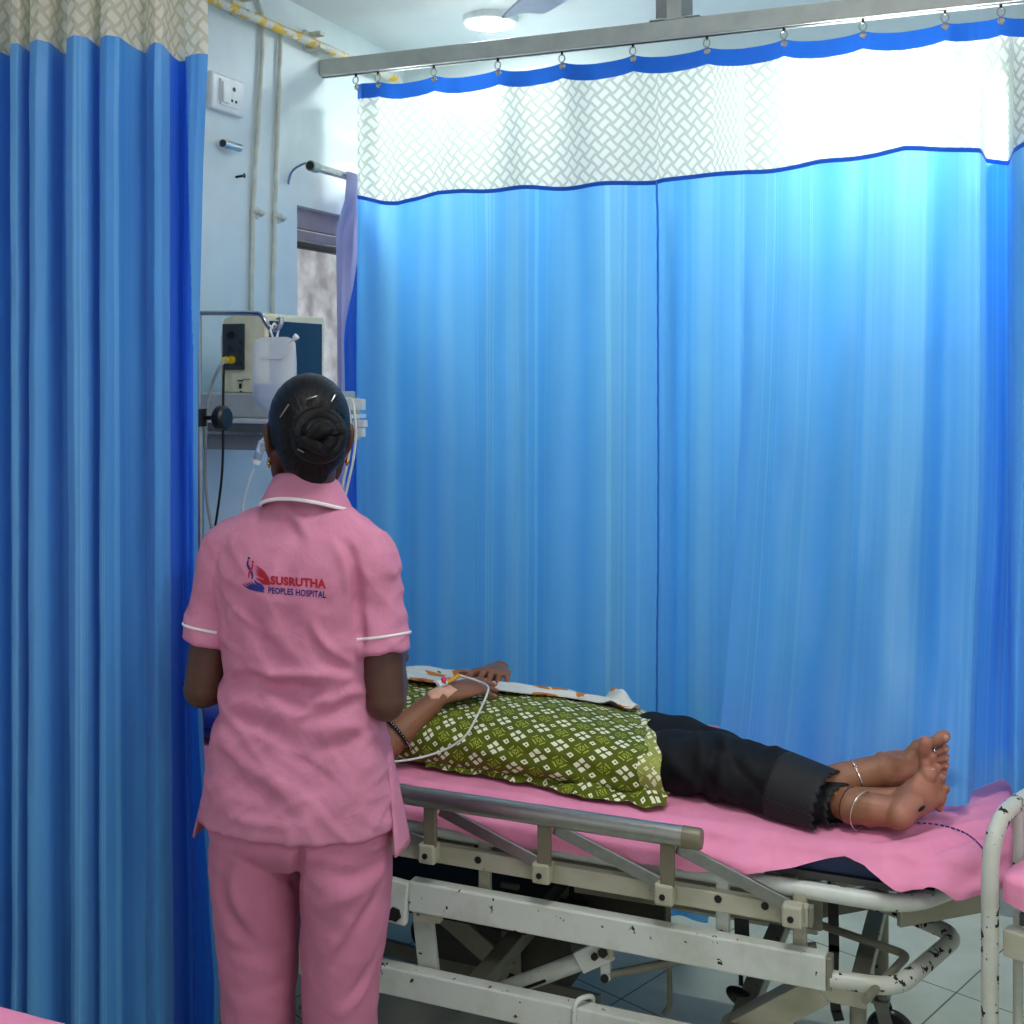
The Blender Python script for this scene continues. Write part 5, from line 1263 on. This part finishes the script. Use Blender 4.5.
# --- hair with the coiled bun
hb = MB(); R3 = HT.to_3x3(); Hh = lambda x, y, z: HT @ Vector((x, y, z))
ball(Hh(0, -.022, .034), (.0755, .0925, .0885), hb, 36, 22, M=R3); ball(Hh(0, -.05, -.015), (.064, .058, .062), hb, 28, 18, M=R3)
limb([Hh(0, -.06, -.03), Hh(0, -.055, -.066)], [(.05, .035), (.033, .026)], tuple(R3 @ Vector((0, 1, 0))), 20, mb=hb)
for s in (-1, 1): ball(Hh(s*.060, -.018, .012), (.016, .038, .034), hb, 18, 12, M=R3)
hme = organic(hb, .004, 6, 'hair'); co = co_of(hme); no = no_of(hme); bunc = np.array(Hh(.004, -.115, .0))
ang = np.arctan2(co[:, 2]-bunc[2], co[:, 0]-bunc[0]); rad_ = np.linalg.norm(co-bunc, axis=1)
co += no*(.0012*np.sin(ang*38+3*fnoise(co, 12, 1))+.001*np.sin(ang*77+rad_*40))[:, None]*(sstep(.02, .06, rad_)*(1-.8*sstep(.07, .085, rad_)))[:, None]; set_co(hme, co)
HM = hair_mat('black_hair_strands', float(bunc[0]), float(bunc[2]))
hair = link_mesh('hair', hme, HM, nurse, True, angle=180, recalc=False)
def coil(turns, r0, r1, z0, z1, tr, ph=0, off=(0, 0)):
    pts = []; 
    for t in np.linspace(0, 1, int(36*turns)): h = ph+t*turns*2*math.pi; r = r0+(r1-r0)*t; pts.append(Hh(.006+off[0]+r*math.cos(h), -.112-(z0+(z1-z0)*t), .0+off[1]+r*math.sin(h)))
    return pts
mb = MB(); p_ = coil(1.05, .036, .034, .0, .004, .016); limb(p_, [(.016, .017)]*len(p_), seg=14, n=len(p_), mb=mb)
p_ = coil(1.15, .021, .016, .012, .022, .013, 2.2); limb(p_, [(.0135, .015)]*len(p_), seg=14, n=len(p_), mb=mb)
limb([Hh(-.024, -.125, -.016), Hh(-.004, -.142, .004), Hh(.012, -.142, .012), Hh(.026, -.128, .004)], [.010, .0145, .0145, .010], seg=14, mb=mb)
limb([Hh(-.030, -.122, -.010), Hh(-.018, -.138, -.012), Hh(.0, -.139, -.022), Hh(.018, -.126, -.03)], [.009, .0125, .0125, .009], seg=14, mb=mb)
ball(Hh(.006, -.106, .0), (.036, .022, .036), mb, 20, 12, M=R3)
c2 = MB(); bun = mb.build('hair_bun', HM, hair, True, angle=180)
for a, b in (((-.046, -.103, .058), (-.060, -.088, .036)), ((-.016, -.112, .066), (.004, -.112, .072)), ((.03, -.106, .062), (.038, -.1, .075)), ((-.034, -.128, -.024), (-.024, -.136, -.03))):
    q0, q1 = Hh(*a), Hh(*b); tube([q0, q0.lerp(q1, .5)+R3 @ Vector((0, -.002, 0)), q1], .0011, 6).build('hair_pin', M['steel'], hair, True)
for s in (-1, 1):
    lob = HT @ Vector((s*.073, -.002, -.034)); mb = MB(); ring_around(lob, (1, 0, 0), .005, .001, 14, mb); ball(lob-Vector((0, 0, .010)), .0048, mb, 14, 10); ball(lob-Vector((0, 0, .0165)), .0022, mb, 10, 8); mb.build('earring', M['gold'], nurse, True)
BT = MT+.0148
# ================================================================ the patient
pat = thing('person', 'person lying down in green printed tunic and black trousers, bare feet crossed', 'person', (-1.0, 2.62, MT))
# --- kurta, lofted along the bed so that the print follows the cloth
KT = [(-1.655, 2.63, .055, .83), (-1.63, 2.625, .085, .825), (-1.59, 2.62, .150, .812), (-1.52, 2.615, .182, .803), (-1.42, 2.61, .186, .798), (-1.30, 2.61, .184, .795), (-1.18, 2.61, .184, .795), (-1.05, 2.61, .188, .797), (-.95, 2.608, .189, .793), (-.86, 2.605, .186, .787), (-.80, 2.60, .182, .782), (-.775, 2.60, .181, .779)]
KR = [(u, cv, a, (t+MT+.003)/2, (t-MT-.003)/2) for u, cv, a, t in KT]
KR[0] = (-1.655, 2.63, .055, .79, .045); KR[1] = (-1.63, 2.625, .085, .77, .06)
NR, NS = 96, 170
rk = cr(KR, NS); v = []; uv = []
for i, (u, cv, a, cz, b) in enumerate(rk):
    prev = None; s = 0
    for k in range(NR+1):
        h = math.radians(-110)+2*math.pi*k/NR      # starts underneath
        c_, s_ = math.cos(h), math.sin(h); ex = .82 if s_ > 0 else .62
        y = cv-a*math.copysign(abs(c_)**ex, c_); z = cz+b*math.copysign(abs(s_)**(.9 if s_ > 0 else .55), s_)
        nr = Vector((0, -c_, s_)); up = max(0, s_+.55)
        w = (.0055*mnoise.noise(Vector((u*9+y*3, y*7-z*5, z*12)))+.0035*mnoise.noise(Vector((u*19-z*14, y*8, z*20+3)))+.003*math.sin((u*1.0+z*1.4)*46+2*math.sin(u*7))*math.exp(-((z-.70)/.05)**2))*min(1, up)
        # drags from belly to hem on the near side
        w += -.007*math.exp(-(((z-.735)+(u+1.0)*.16)/.010)**2)*(1 if s_ > -.6 and c_ > 0 else 0)*math.exp(-((u+.98)/.16)**2)
        w += .006*math.exp(-(((z-.715)+(u+1.0)*.16)/.012)**2)*(1 if s_ > -.6 and c_ > 0 else 0)*math.exp(-((u+.98)/.18)**2)
        p = Vector((u+(2.645-y)*.40*float(sstep(-1.15, -.78, u))+.006*math.sin(y*60)*float(sstep(-.9, -.78, u)), y, max(z, BT)))+nr*w
        if p.z < BT: p.z = BT
        if prev is not None: s += (p-prev).length
        prev = p; v.append(p); uv.append((u, s))
k = NR+1; f = [(i*k+j, i*k+j+1, (i+1)*k+j+1, (i+1)*k+j) for i in range(NS-1) for j in range(NR)]
mb = MB(); mb.add(v, f); kur = mb.build('kurta', M['kurta'], pat, uv=uv, angle=180)
# pale printed border at the hem, and the spare cloth lying along the mattress
v = []; uv = []; 
for i in range(9):
    t = i/8; q = rk[-1]
    for j in range(NR+1):
        b_ = Vector(mb.v[(NS-1)*k+j]); c = Vector((b_.x, q[1], q[3])); d = (b_-c); p = c+d*(1.006+.012*math.sin(j*.7)*t)+Vector((-.032+.050*t+.006*math.sin(j*.33), 0, 0)); p.z = max(p.z, BT); v.append(p); uv.append((p.x, uv_ if False else j*.0062))
MB().add(v, [(i*k+j, i*k+j+1, (i+1)*k+j+1, (i+1)*k+j) for i in range(8) for j in range(NR)]).build('hem_border', M['kurta_edge'], kur, uv=uv, angle=180)
v = []; uv = []; nu_, nw = 90, 12
for i in range(nu_+1):
    t = i/nu_; u = -1.22+t*.565; w = .010+.045*sstep(.25, .85, t)*(1+.25*math.sin(t*21))*(1-.55*sstep(.93, 1, t))
    for j in range(nw+1):
        s = j/nw; y = 2.443-w*s+.004*math.sin(t*30)*s; z = BT+.001+.016*math.sin(math.pi*min(1, s*1.15))*(.5+.5*math.sin(t*26+s*3+1))**1.0*sstep(.2, .6, t)+.014*(1-s)+.003*math.sin(t*60+s*6)*s
        v.append((u, y, max(z, BT))); uv.append((u, .30+w*s*1.3))
MB().add(v, [(i*(nw+1)+j, i*(nw+1)+j+1, (i+1)*(nw+1)+j+1, (i+1)*(nw+1)+j) for i in range(nu_) for j in range(nw)]).build('side_panel', M['kurta'], kur, uv=uv, angle=180)
# --- legs
RH, RK, RA = Vector((-.84, 2.54, .715)), P(815, 788, V=2.49), P(884, 771, V=2.53)
RHEM = P(806, 796, V=2.475)
LH, LK, LA = Vector((-.84, 2.69, .715)), Vector((-.60, 2.62, .718)), P(852, 806, V=2.445)
LA.z = max(LA.z, MT+.042); LHEM = P(826, 801, V=2.475); LHEM.z = max(LHEM.z, MT+.048)
tm = MB()
ra, rb = P(700, 764, V=2.54), P(760, 779, V=2.51)
ra.z = .722
limb([RH, ra, rb, RHEM], [(.06, .042), (.084, .068), (.076, .068), (.068, .061)], (0, 0, 1), 28, n=50, mb=tm)
limb([LH, Vector((-.75, 2.66, .722)), LK, LK.lerp(LHEM, .5)+Vector((0, .0, -.005)), LHEM], [(.06, .042), (.080, .062), (.070, .056), (.056, .048), (.044, .040)], (0, 0, 1), 26, n=60, mb=tm)
ball((-.86, 2.615, .710), (.08, .12, .045), tm)
tme = organic(tm, .005, 5, 'trousers'); co = co_of(tme); no = no_of(tme)
fz_ = np.sin((co[:, 0]*1.0+co[:, 2]*.9)*70+3*fnoise(co, 9, 2))*.0025+.006*fnoise(co*np.array([1, 1, 1.6]), 11, 7)+.003*fnoise(co, 24, 4)
for (x0, y0), (x1, y1), amp in (((716, 728), (704, 800), -.010), ((728, 734), (716, 806), .008), ((704, 728), (694, 800), .006), ((760, 750), (740, 812), -.005), ((775, 756), (756, 815), .004), ((700, 726), (760, 790), -.005)):
    a, b = np.array(P(x0, y0, V=2.50)), np.array(P(x1, y1, V=2.45)); d, t = seg_dist(co, a, b); d2 = np.hypot(d, 0); fz_ += amp*np.exp(-((((co-a)@np.cross((b-a)/np.linalg.norm(b-a), np.array([sn, -cs, 0]))))/.009)**2)*np.exp(-(d/.06)**2)
co += no*fz_[:, None]; co[:, 2] = np.maximum(co[:, 2], BT)
set_co(tme, co); tro = link_mesh('trousers', tme, M['black_cloth'], pat, angle=180, recalc=False)
def lace_hem(c0, c1, r0, r1, name, ns=22):
    ax = (c1-c0); L_ = ax.length; t = ax.normalized(); s = t.cross(Vector((0, 0, 1))).normalized(); w = s.cross(t); v = []; uv = []; n_ = 140; rows = 12
    for i in range(rows+1):
        q = i/rows
        for j in range(n_+1):
            h = 2*math.pi*j/n_; sc = 1+(.07*abs(math.sin(h*ns/2)) if i == rows else .035*abs(math.sin(h*ns/2)) if i == rows-1 else 0)
            ra_, rb_ = r0[0]+(r1[0]-r0[0])*q, r0[1]+(r1[1]-r0[1])*q
            p = c0+ax*q*sc+s*ra_*math.cos(h)*(1+.02*math.sin(h*9)*q)+w*rb_*math.sin(h)*(1+.02*math.sin(h*7)*q); p.z = max(p.z, BT); v.append(p); uv.append((q*L_, h*.062))
    m = n_+1; o = MB().add(v, [(i*m+j, i*m+j+1, (i+1)*m+j+1, (i+1)*m+j) for i in range(rows) for j in range(n_)]).build(name, M['lace_black'], tro, uv=uv, angle=180)
    md = o.modifiers.new('thick', 'SOLIDIFY'); md.thickness = .002
hd2 = (RHEM-rb).normalized(); lace_hem(RHEM-hd2*.055, RHEM+hd2*.050, (.079, .073), (.075, .067), 'lace_hem')
hd3 = (LHEM-LK).normalized(); lace_hem(LHEM-hd3*.055, LHEM+hd3*.035, (.050, .046), (.050, .045), 'lace_hem', 18)
# --- body
bm0 = MB(); ex = MB()
HC = Vector((-1.742, 2.63, .870))
PT_ = Matrix.Translation(HC) @ Matrix(((0, 0, -1, 0), (-1, 0, 0, 0), (0, 1, 0, 0), (0, 0, 0, 1)))
PT_ = PT_ @ Matrix.Rotation(math.radians(-10), 4, 'X')
head_shape(bm0, PT_); face_extra(ex, PT_)
limb([PT_ @ Vector((0, -.018, -.03)), Vector((-1.655, 2.63, .80)), Vector((-1.60, 2.62, .765))], [(.05, .054), (.047, .048), (.06, .05)], (0, 0, 1), 22, mb=bm0)
R = []
for u, cv, a, cz, b in rk[10:-8]: R.append([(u, cv+(a-.02)*math.cos(h), max(MT+.012, cz+(b-.018)*math.sin(h))) for h in np.linspace(0, 2*math.pi, 40, endpoint=False)])
bm0.add(*loft(R))
RS, RE, RW = Vector((-1.53, 2.455, .745)), P(374, 755, V=2.375), P(439, 697, V=2.495)
LS, LE, LW = Vector((-1.53, 2.775, .722)), Vector((-1.36, 2.92, .702)), P(499, 675, V=2.795)
LW.z = .812
sleeve = MB()
for S_, E_, W_ in ((RS, RE, RW), (LS, LE, LW)):
    limb([S_, S_.lerp(E_, .5), E_], [.034, .038, .034], (0, 0, 1), 18, mb=bm0)
    limb([E_, E_.lerp(W_, .3), E_.lerp(W_, .7), W_], [.0345, .036, .029, (.026, .021)], (0, 0, 1), 18, mb=bm0)
rt = P(489, 681, V=2.615); rd = (rt-RW).normalized()
hand_shape(bm0, RW+rd*.01, rd, (-.2, -.62, .78), (-.3, .8, .5), (.14, .16, .20, .26), 1.0, .5, .07, nails=ex)
hand_shape(bm0, LW, (.30, -.94, .16), (.12, .1, .98), (-1, -.3, 0), (.34, .36, .38, .42), .97, .9, .10, nails=ex)
# bare shins, ankles and feet
limb([RH, P(745, 775, V=2.515), RK, RK.lerp(RA, .45), RA], [(.04, .035), (.042, .042), (.042, .042), (.036, .037), (.031, .034)], (0, 0, 1), 22, n=40, mb=bm0)
limb([LH, LK, LK.lerp(LA, .5), LA.lerp(LK, .12), LA], [(.04, .035), (.042, .040), (.041, .040), (.032, .033), (.031, .033)], (0, 0, 1), 22, n=40, mb=bm0)
rball = P(923, 758, V=2.59); rheel = RA+Vector((.012, .060, -.006)); rax = (rball-rheel).normalized()
rm = (P(919, 741, V=2.57)-P(935, 779, V=2.60)).normalized(); rn = rax.cross(rm); rn = rn if rn.y < 0 else -rn
rtd = (P(950, 738, V=2.60)-P(924, 748, V=2.58)).normalized()
rt_toes = foot_shape(bm0, RA, rheel, rball, rn, rm, (rtd+rax*.5+Vector((.3, 0, 0))).normalized(), .98, nails=ex)
lheel = P(900, 813, V=2.435); lball = P(931, 786, V=2.515); lax = (lball-lheel).normalized()
lheel.z = max(lheel.z, MT+.040)
lm = (P(917, 776, V=2.492)-P(946, 790, V=2.535)).normalized(); ln_ = lax.cross(lm); ln_ = ln_ if ln_.y > 0 else -ln_
ltd = (P(927, 750, V=2.512)-P(923, 780, V=2.51)).normalized()
lt_toes = foot_shape(bm0, LA, lheel, lball, ln_, lm, ltd, 1.0, nails=ex, toes=((.028, .054, .0138), (.0055, .048, .0086), (-.011, .043, .0082), (-.0265, .037, .0080), (-.0405, .030, .0078)))
bme = organic(bm0, .0023, 4, 'body'); co = co_of(bme); no = no_of(bme)
tint = np.zeros(len(co))
for hl, bl, nn in ((lheel, lball, ln_), (rheel, rball, rn)):
    d, t = seg_dist(co, np.array(hl), np.array(bl)+np.array((bl-hl).normalized())*.07); sole = sstep(.15, .75, -(no@np.array(nn)))*sstep(.07, .05, d) if False else sstep(.15, .75, -(no@np.array(nn)))*(1-sstep(.05, .065, d))
    tint = np.maximum(tint, sole*.75)
for tl in (lt_toes, rt_toes):
    for b_, m_, e_, td, r_ in tl: tint = np.maximum(tint, .45*(1-sstep(r_*1.1, r_*1.8, np.linalg.norm(co-np.array(e_), axis=1))))
# darker worn pad under the ball, pale heel
pad = np.linalg.norm(co-np.array(lball-ln_*.016-lm*.012), axis=1); tint *= 1-.7*(1-sstep(.012, .03, pad))
attr(bme, 'tint', tint); co[:, 2] = np.where((co[:, 0] > -1.4), np.maximum(co[:, 2], BT), co[:, 2]); set_co(bme, co)
finish(bme, ex, 'body', [M['skin_patient'], M['eye_white'], M['black_plastic'], M['nail']], pat, False)
# dark mark on the sole
bvb = BVHTree.FromPolygons([tuple(q.co) for q in bme.vertices], [tuple(q.vertices) for q in bme.polygons])
Moff = WORLD[pat.name]
def on_body(x, y, lift=.0008):
    o = Vector((0, 0, CAMZ)); d = (P(x, y, D=2.4)-o).normalized(); inv = Moff.inverted(); h, n, _, _ = bvb.ray_cast(inv @ o, d)
    return (Moff @ (h+n*lift), n) if h is not None else (P(x, y, V=2.45), Vector((0, -1, 0)))
# --- kurta sleeves
for S_, E_ in ((RS, RE), (LS, LE)):
    R = []; 
    for i, p in enumerate(cr([tuple(S_), tuple(S_.lerp(E_, .5)), tuple(S_.lerp(E_, .86))], 14)):
        t = (E_-S_).normalized(); s = t.cross(Vector((0, 0, 1))).normalized(); w = s.cross(t); r = .054-.006*i/13
        R.append([Vector(p)+s*r*math.cos(h)+w*r*math.sin(h) for h in np.linspace(0, 2*math.pi, 33)])
    vv, ff = loft(R, cap=False, closed=False); vv = [(a, b, max(c, BT)) for a, b, c in vv]
    MB().add(vv, ff).build('sleeve', M['kurta'], kur, uv=[(a*1.0, (i % 33)*.011) for i, (a, b, c) in enumerate(vv)], angle=180)
# --- hair
hb = MB(); R3 = PT_.to_3x3(); ball(PT_ @ Vector((0, -.022, .038)), (.0755, .090, .088), hb, 30, 18, M=R3); ball(PT_ @ Vector((0, -.05, -.01)), (.064, .05, .06), hb, 24, 16, M=R3)
hme = organic(hb, .0045, 4, 'hair'); hc = PT_ @ Vector((0, -.02, .13)); link_mesh('hair', hme, hair_mat('patient_hair_strands', hc.x-pat.location.x, hc.z-pat.location.z), pat, angle=180, recalc=False)
# --- floral shawl over the far half of the chest and belly
v = []; uv = []; nu_, nw = 150, 60
def kz(u, y):
    i = int(np.clip((u+1.655)/(.88)*(NS-1), 0, NS-1)); u_, cv, a, cz, b = rk[i]; q = min(1, abs((y-cv)/a)); return cz+b*max(0, 1-q**(2/.82*.95))**.5
SX = [(405, 689), (430, 679), (470, 684), (520, 690), (560, 690), (590, 693), (612, 692), (625, 684), (632, 694), (638, 708)]
for i in range(nu_+1):
    t = i/nu_; u = -1.56+t*.745
    near = 2.632+.005*sstep(.3, .5, t)+.035*sstep(.6, .95, t)+.010*math.sin(t*17)
    for j in range(nw+1):
        s = j/nw; far = 2.80+.11*float(1-sstep(-1.36, -1.18, u)); y = near+(far-near)*s; z = kz(u, y)+.007
        q_ = min(1, max(0, (u+1.53)/.26)); yl = LS.y+(LE.y-LS.y)*q_; zl = LS.z+(LE.z-LS.z)*q_; z = max(z, zl+math.sqrt(max(0, .0585**2-(y-yl)**2))+.004) if u < -1.24 and abs(y-yl) < .0585 else z
        fold = .006*math.sin(s*17+t*5)*(1-s*.3)+.004*math.sin(s*31-t*14)+.004*mnoise.noise(Vector((u*14, y*14, 2)))
        z += max(0, fold)*min(1, s*6+.25)+.002
        bump_ = math.exp(-((t-.950)/.026)**2)*math.exp(-((y-2.72)/.05)**2); z += .034*bump_
        z += .004*math.exp(-((t-.2)/.06)**2)*math.exp(-((y-2.66)/.05)**2)
        uu = u+.02*math.sin(s*9)*sstep(.8, 1, t)
        v.append((uu, y, max(z, MT+.02))); uv.append((u, y*1.2))
shw = MB().add(v, [(i*(nw+1)+j, i*(nw+1)+j+1, (i+1)*(nw+1)+j+1, (i+1)*(nw+1)+j) for i in range(nu_) for j in range(nw)]).build('shawl', M['shawl'], pat, uv=uv, angle=180)
md = shw.modifiers.new('thick', 'SOLIDIFY'); md.thickness = .003; md.offset = 1
# --- jewellery
def band(name, px, r, tr, mat, axis, parent=pat, knots=(), squash=1., beads=0):
    mb = MB(); c = px; pts = []; t = Vector(axis).normalized(); a = t.cross(Vector((0, 0, 1))).normalized(); b = a.cross(t)
    pts = [c+a*r*math.cos(h)+b*r*squash*math.sin(h) for h in np.linspace(0, 2*math.pi, 41)]
    tube(pts, tr, 8, mb); o = mb.build(name, mat, parent)
    for h in knots:
        h = math.radians(h); p = c+a*(r+tr)*math.cos(h)+b*(r*squash+tr)*math.sin(h); m2 = MB()
        ball(p, .0035, m2, 10, 8); ball(p+Vector((.001, 0, -.007)), .003, m2, 10, 8); ball(p+Vector((.004, -.002, -.003)), .0028, m2, 10, 8); m2.build('bell', mat, o)
    return o
raxis = (RA-RK).normalized()

b1 = P(861, 782, V=2.50); kk = (b1-RK).dot(raxis); b1 = RK+raxis*kk; band('anklet', b1, .0365, .0018, M['silver'], raxis+Vector((.0, .0, .12)), knots=(200, 250, 275, 60))
laxis = (LA-LK).normalized(); b2 = LA.lerp(LK, .02); band('ankle_thread', LA-laxis*.004, .0345, .0016, M['black_thread'], laxis)
b3_ = LA+laxis*.024+Vector((0, -.004, .0)); band('anklet', b3_, .0375, .0014, M['silver'], laxis+Vector((.0, .0, -.1)), knots=(190, 215))
for tl in (rt_toes, lt_toes):
    b_, m_, e_, td, r_ = tl[1]; band('toe_ring', b_.lerp(e_, .5)+Vector((0, 0, .001)), r_*1.08, .0019, M['silver'], td)
ba = RE.lerp(RW, .36); fax = (RW-RE).normalized(); mb = MB()
bg = band('bangle', ba, .0415, .0038, M['black_thread'], fax)
mb = MB(); t = fax; a = t.cross(Vector((0, 0, 1))).normalized(); b = a.cross(t)
for h in np.linspace(0, 2*math.pi, 40, endpoint=False): ball(ba+a*.0452*math.cos(h)+b*.0452*math.sin(h), .0017, mb, 8, 6)
mb.build('bangle_stones', M['silver'], bg)
# --- tape and cannula on the near hand
q = [(427, 690), (447, 679), (457, 678), (463, 684), (458, 691), (450, 693), (444, 698), (438, 697), (436, 692)]
def patch(px, n_=10):
    px = np.array(px, float); c = px.mean(0); v = []; f = []; m = len(px)
    for r in range(n_+1):
        for p in px: v.append(on_body(*(c+(p-c)*r/n_), lift=.0016)[0])
    for r in range(n_):
        for j in range(m): f.append((r*m+j, r*m+(j+1) % m, (r+1)*m+(j+1) % m, (r+1)*m+j))
    return MB().add(v, f)
patch([(921+3.6*math.cos(h)-.5*math.sin(h), 808.5-2.0*math.cos(h)+2.4*math.sin(h)) for h in np.linspace(0, 2*math.pi, 16, endpoint=False)], 4).build('sole_mark', M['black_thread'], pat, angle=180)
pt_px = []
for i in range(len(q)):
    a, b = np.array(q[i], float), np.array(q[(i+1) % len(q)], float)
    for t in (0, .33, .66): pt_px.append(a+(b-a)*t)
hn = Vector((-.2, -.62, .78)); hn = (hn-rd*hn.dot(rd)).normalized(); hs = rd.cross(hn).normalized()
hs = hs if hs.dot(Vector((-.3, .8, .5))) > 0 else -hs
def on_hand(a, b, lift=.0012):
    o = RW+rd*a+hs*b+hn*.07; inv = Moff.inverted(); h, n, _, _ = bvb.ray_cast(inv @ o, -hn, .12)
    return Moff @ (h+n*lift) if h is not None else RW+rd*a+hs*b
to = [(-.030, -.012), (-.026, .016), (-.008, .023), (.012, .022), (.030, .024), (.038, .010), (.034, -.004), (.040, -.018), (.022, -.022), (.006, -.024), (-.002, -.018), (-.014, -.021)]
to = [np.array(p)*(1-t)+np.array(to[(k+1) % len(to)])*t for k, p in enumerate(to) for t in (0, .33, .66)]
cen_ = np.mean(to, axis=0); vv = [on_hand(*(cen_+(p-cen_)*r/8)) for r in range(9) for p in to]; m_ = len(to)
tape = MB().add(vv, [(r*m_+q_, r*m_+(q_+1) % m_, (r+1)*m_+(q_+1) % m_, (r+1)*m_+q_) for r in range(8) for q_ in range(m_)]).build('adhesive_tape', M['bandage'], pat, angle=180)
md = tape.modifiers.new('thick', 'SOLIDIFY'); md.thickness = .0008
c0, c1 = on_hand(.012, .006, .007), on_hand(.052, .012, .009); cd_ = (c1-c0).normalized()
can = tube([c0-cd_*.012, c0+cd_*.012], .0055, 12).build('cannula_hub', M['white_plastic'], pat)
ball(c0+Vector((-.008, -.004, .004)), .0072, seg=16).build('cannula_cap', M['white_plastic'], can)
mb = MB(); tube([c0+cd_*.004, c0+cd_*.004+hn*.011], .0055, 12, mb); ball(c0+cd_*.004+hn*.012, .0068, mb, 14, 8); mb.build('cannula_port', M['pink_plastic'], can)
tube([c0+cd_*.012, c0+cd_*.052+Vector((0, 0, .006))], [.0045, .0055], 12).build('yellow_connector', plain('amber_plastic', srgb(222, 160, 40), .35, bump=0).m, can)
# --- infusion line from the bag to the hand
ce = c0+cd_*.052+Vector((0, 0, .006))
line = [ce+cd_*.003]+[P(x, y, V=v_) for x, y, v_ in ((478, 681, 2.565), (488, 687, 2.525), (485, 699, 2.475), (477, 716, 2.44), (466, 735, 2.41), (452, 746, 2.40), (436, 753, 2.385), (418, 758, 2.35), (400, 761, 2.30), (380, 762, 2.25))]
line += [P(x, y, V=v_) for x, y, v_ in ((350, 765, 2.27), (322, 735, 2.33), (300, 650, 2.36), (264, 592, 2.33), (246, 560, 2.27), (243, 528, 2.25), (243, 505, 2.248), (249, 482, 2.25), (254, 468, 2.252))]
il = thing('infusion_line', 'clear infusion tube with drip chamber running from the bag to the bandaged hand', 'infusion line', tuple(P(260, 455, V=2.25)))
tube(spline(line, 160), .0024, 8).build('tube', M['tubing'], il)
d0, d1 = P(255.5, 464, V=2.252), P(264, 438, V=2.254)
tube([d0, d0.lerp(d1, .12), d0.lerp(d1, .16), d0.lerp(d1, .85), d0.lerp(d1, .88), d1], [.004, .0095, .0095, .0095, .006, .0035], 16).build('drip_chamber', M['clear'], il)
tube([d0.lerp(d1, .02), d0.lerp(d1, .18)], .0102, 16).build('chamber_cap', M['white_plastic'], il)
tube([d0.lerp(d1, .2), d0.lerp(d1, .42)], .0078, 14).build('chamber_fluid', M['fluid'], il)
tube([d1, P(267, 428, V=2.258), Vector((ub_, by, bn-.004))], .003, 8).build('spike', M['tubing'], il)
# ---------------------------------------------------------------- colour management
vs = scene.view_settings; scene.display_settings.display_device = 'sRGB'
vs.view_transform = 'Standard'; vs.look = 'None'; vs.gamma = 1; vs.use_curve_mapping = False; vs.exposure = 0.3
scene.cycles.max_bounces = 10; scene.cycles.transmission_bounces = 8; scene.cycles.transparent_max_bounces = 8
scene.cycles.use_denoising = True; scene.cycles.sample_clamp_indirect = 6
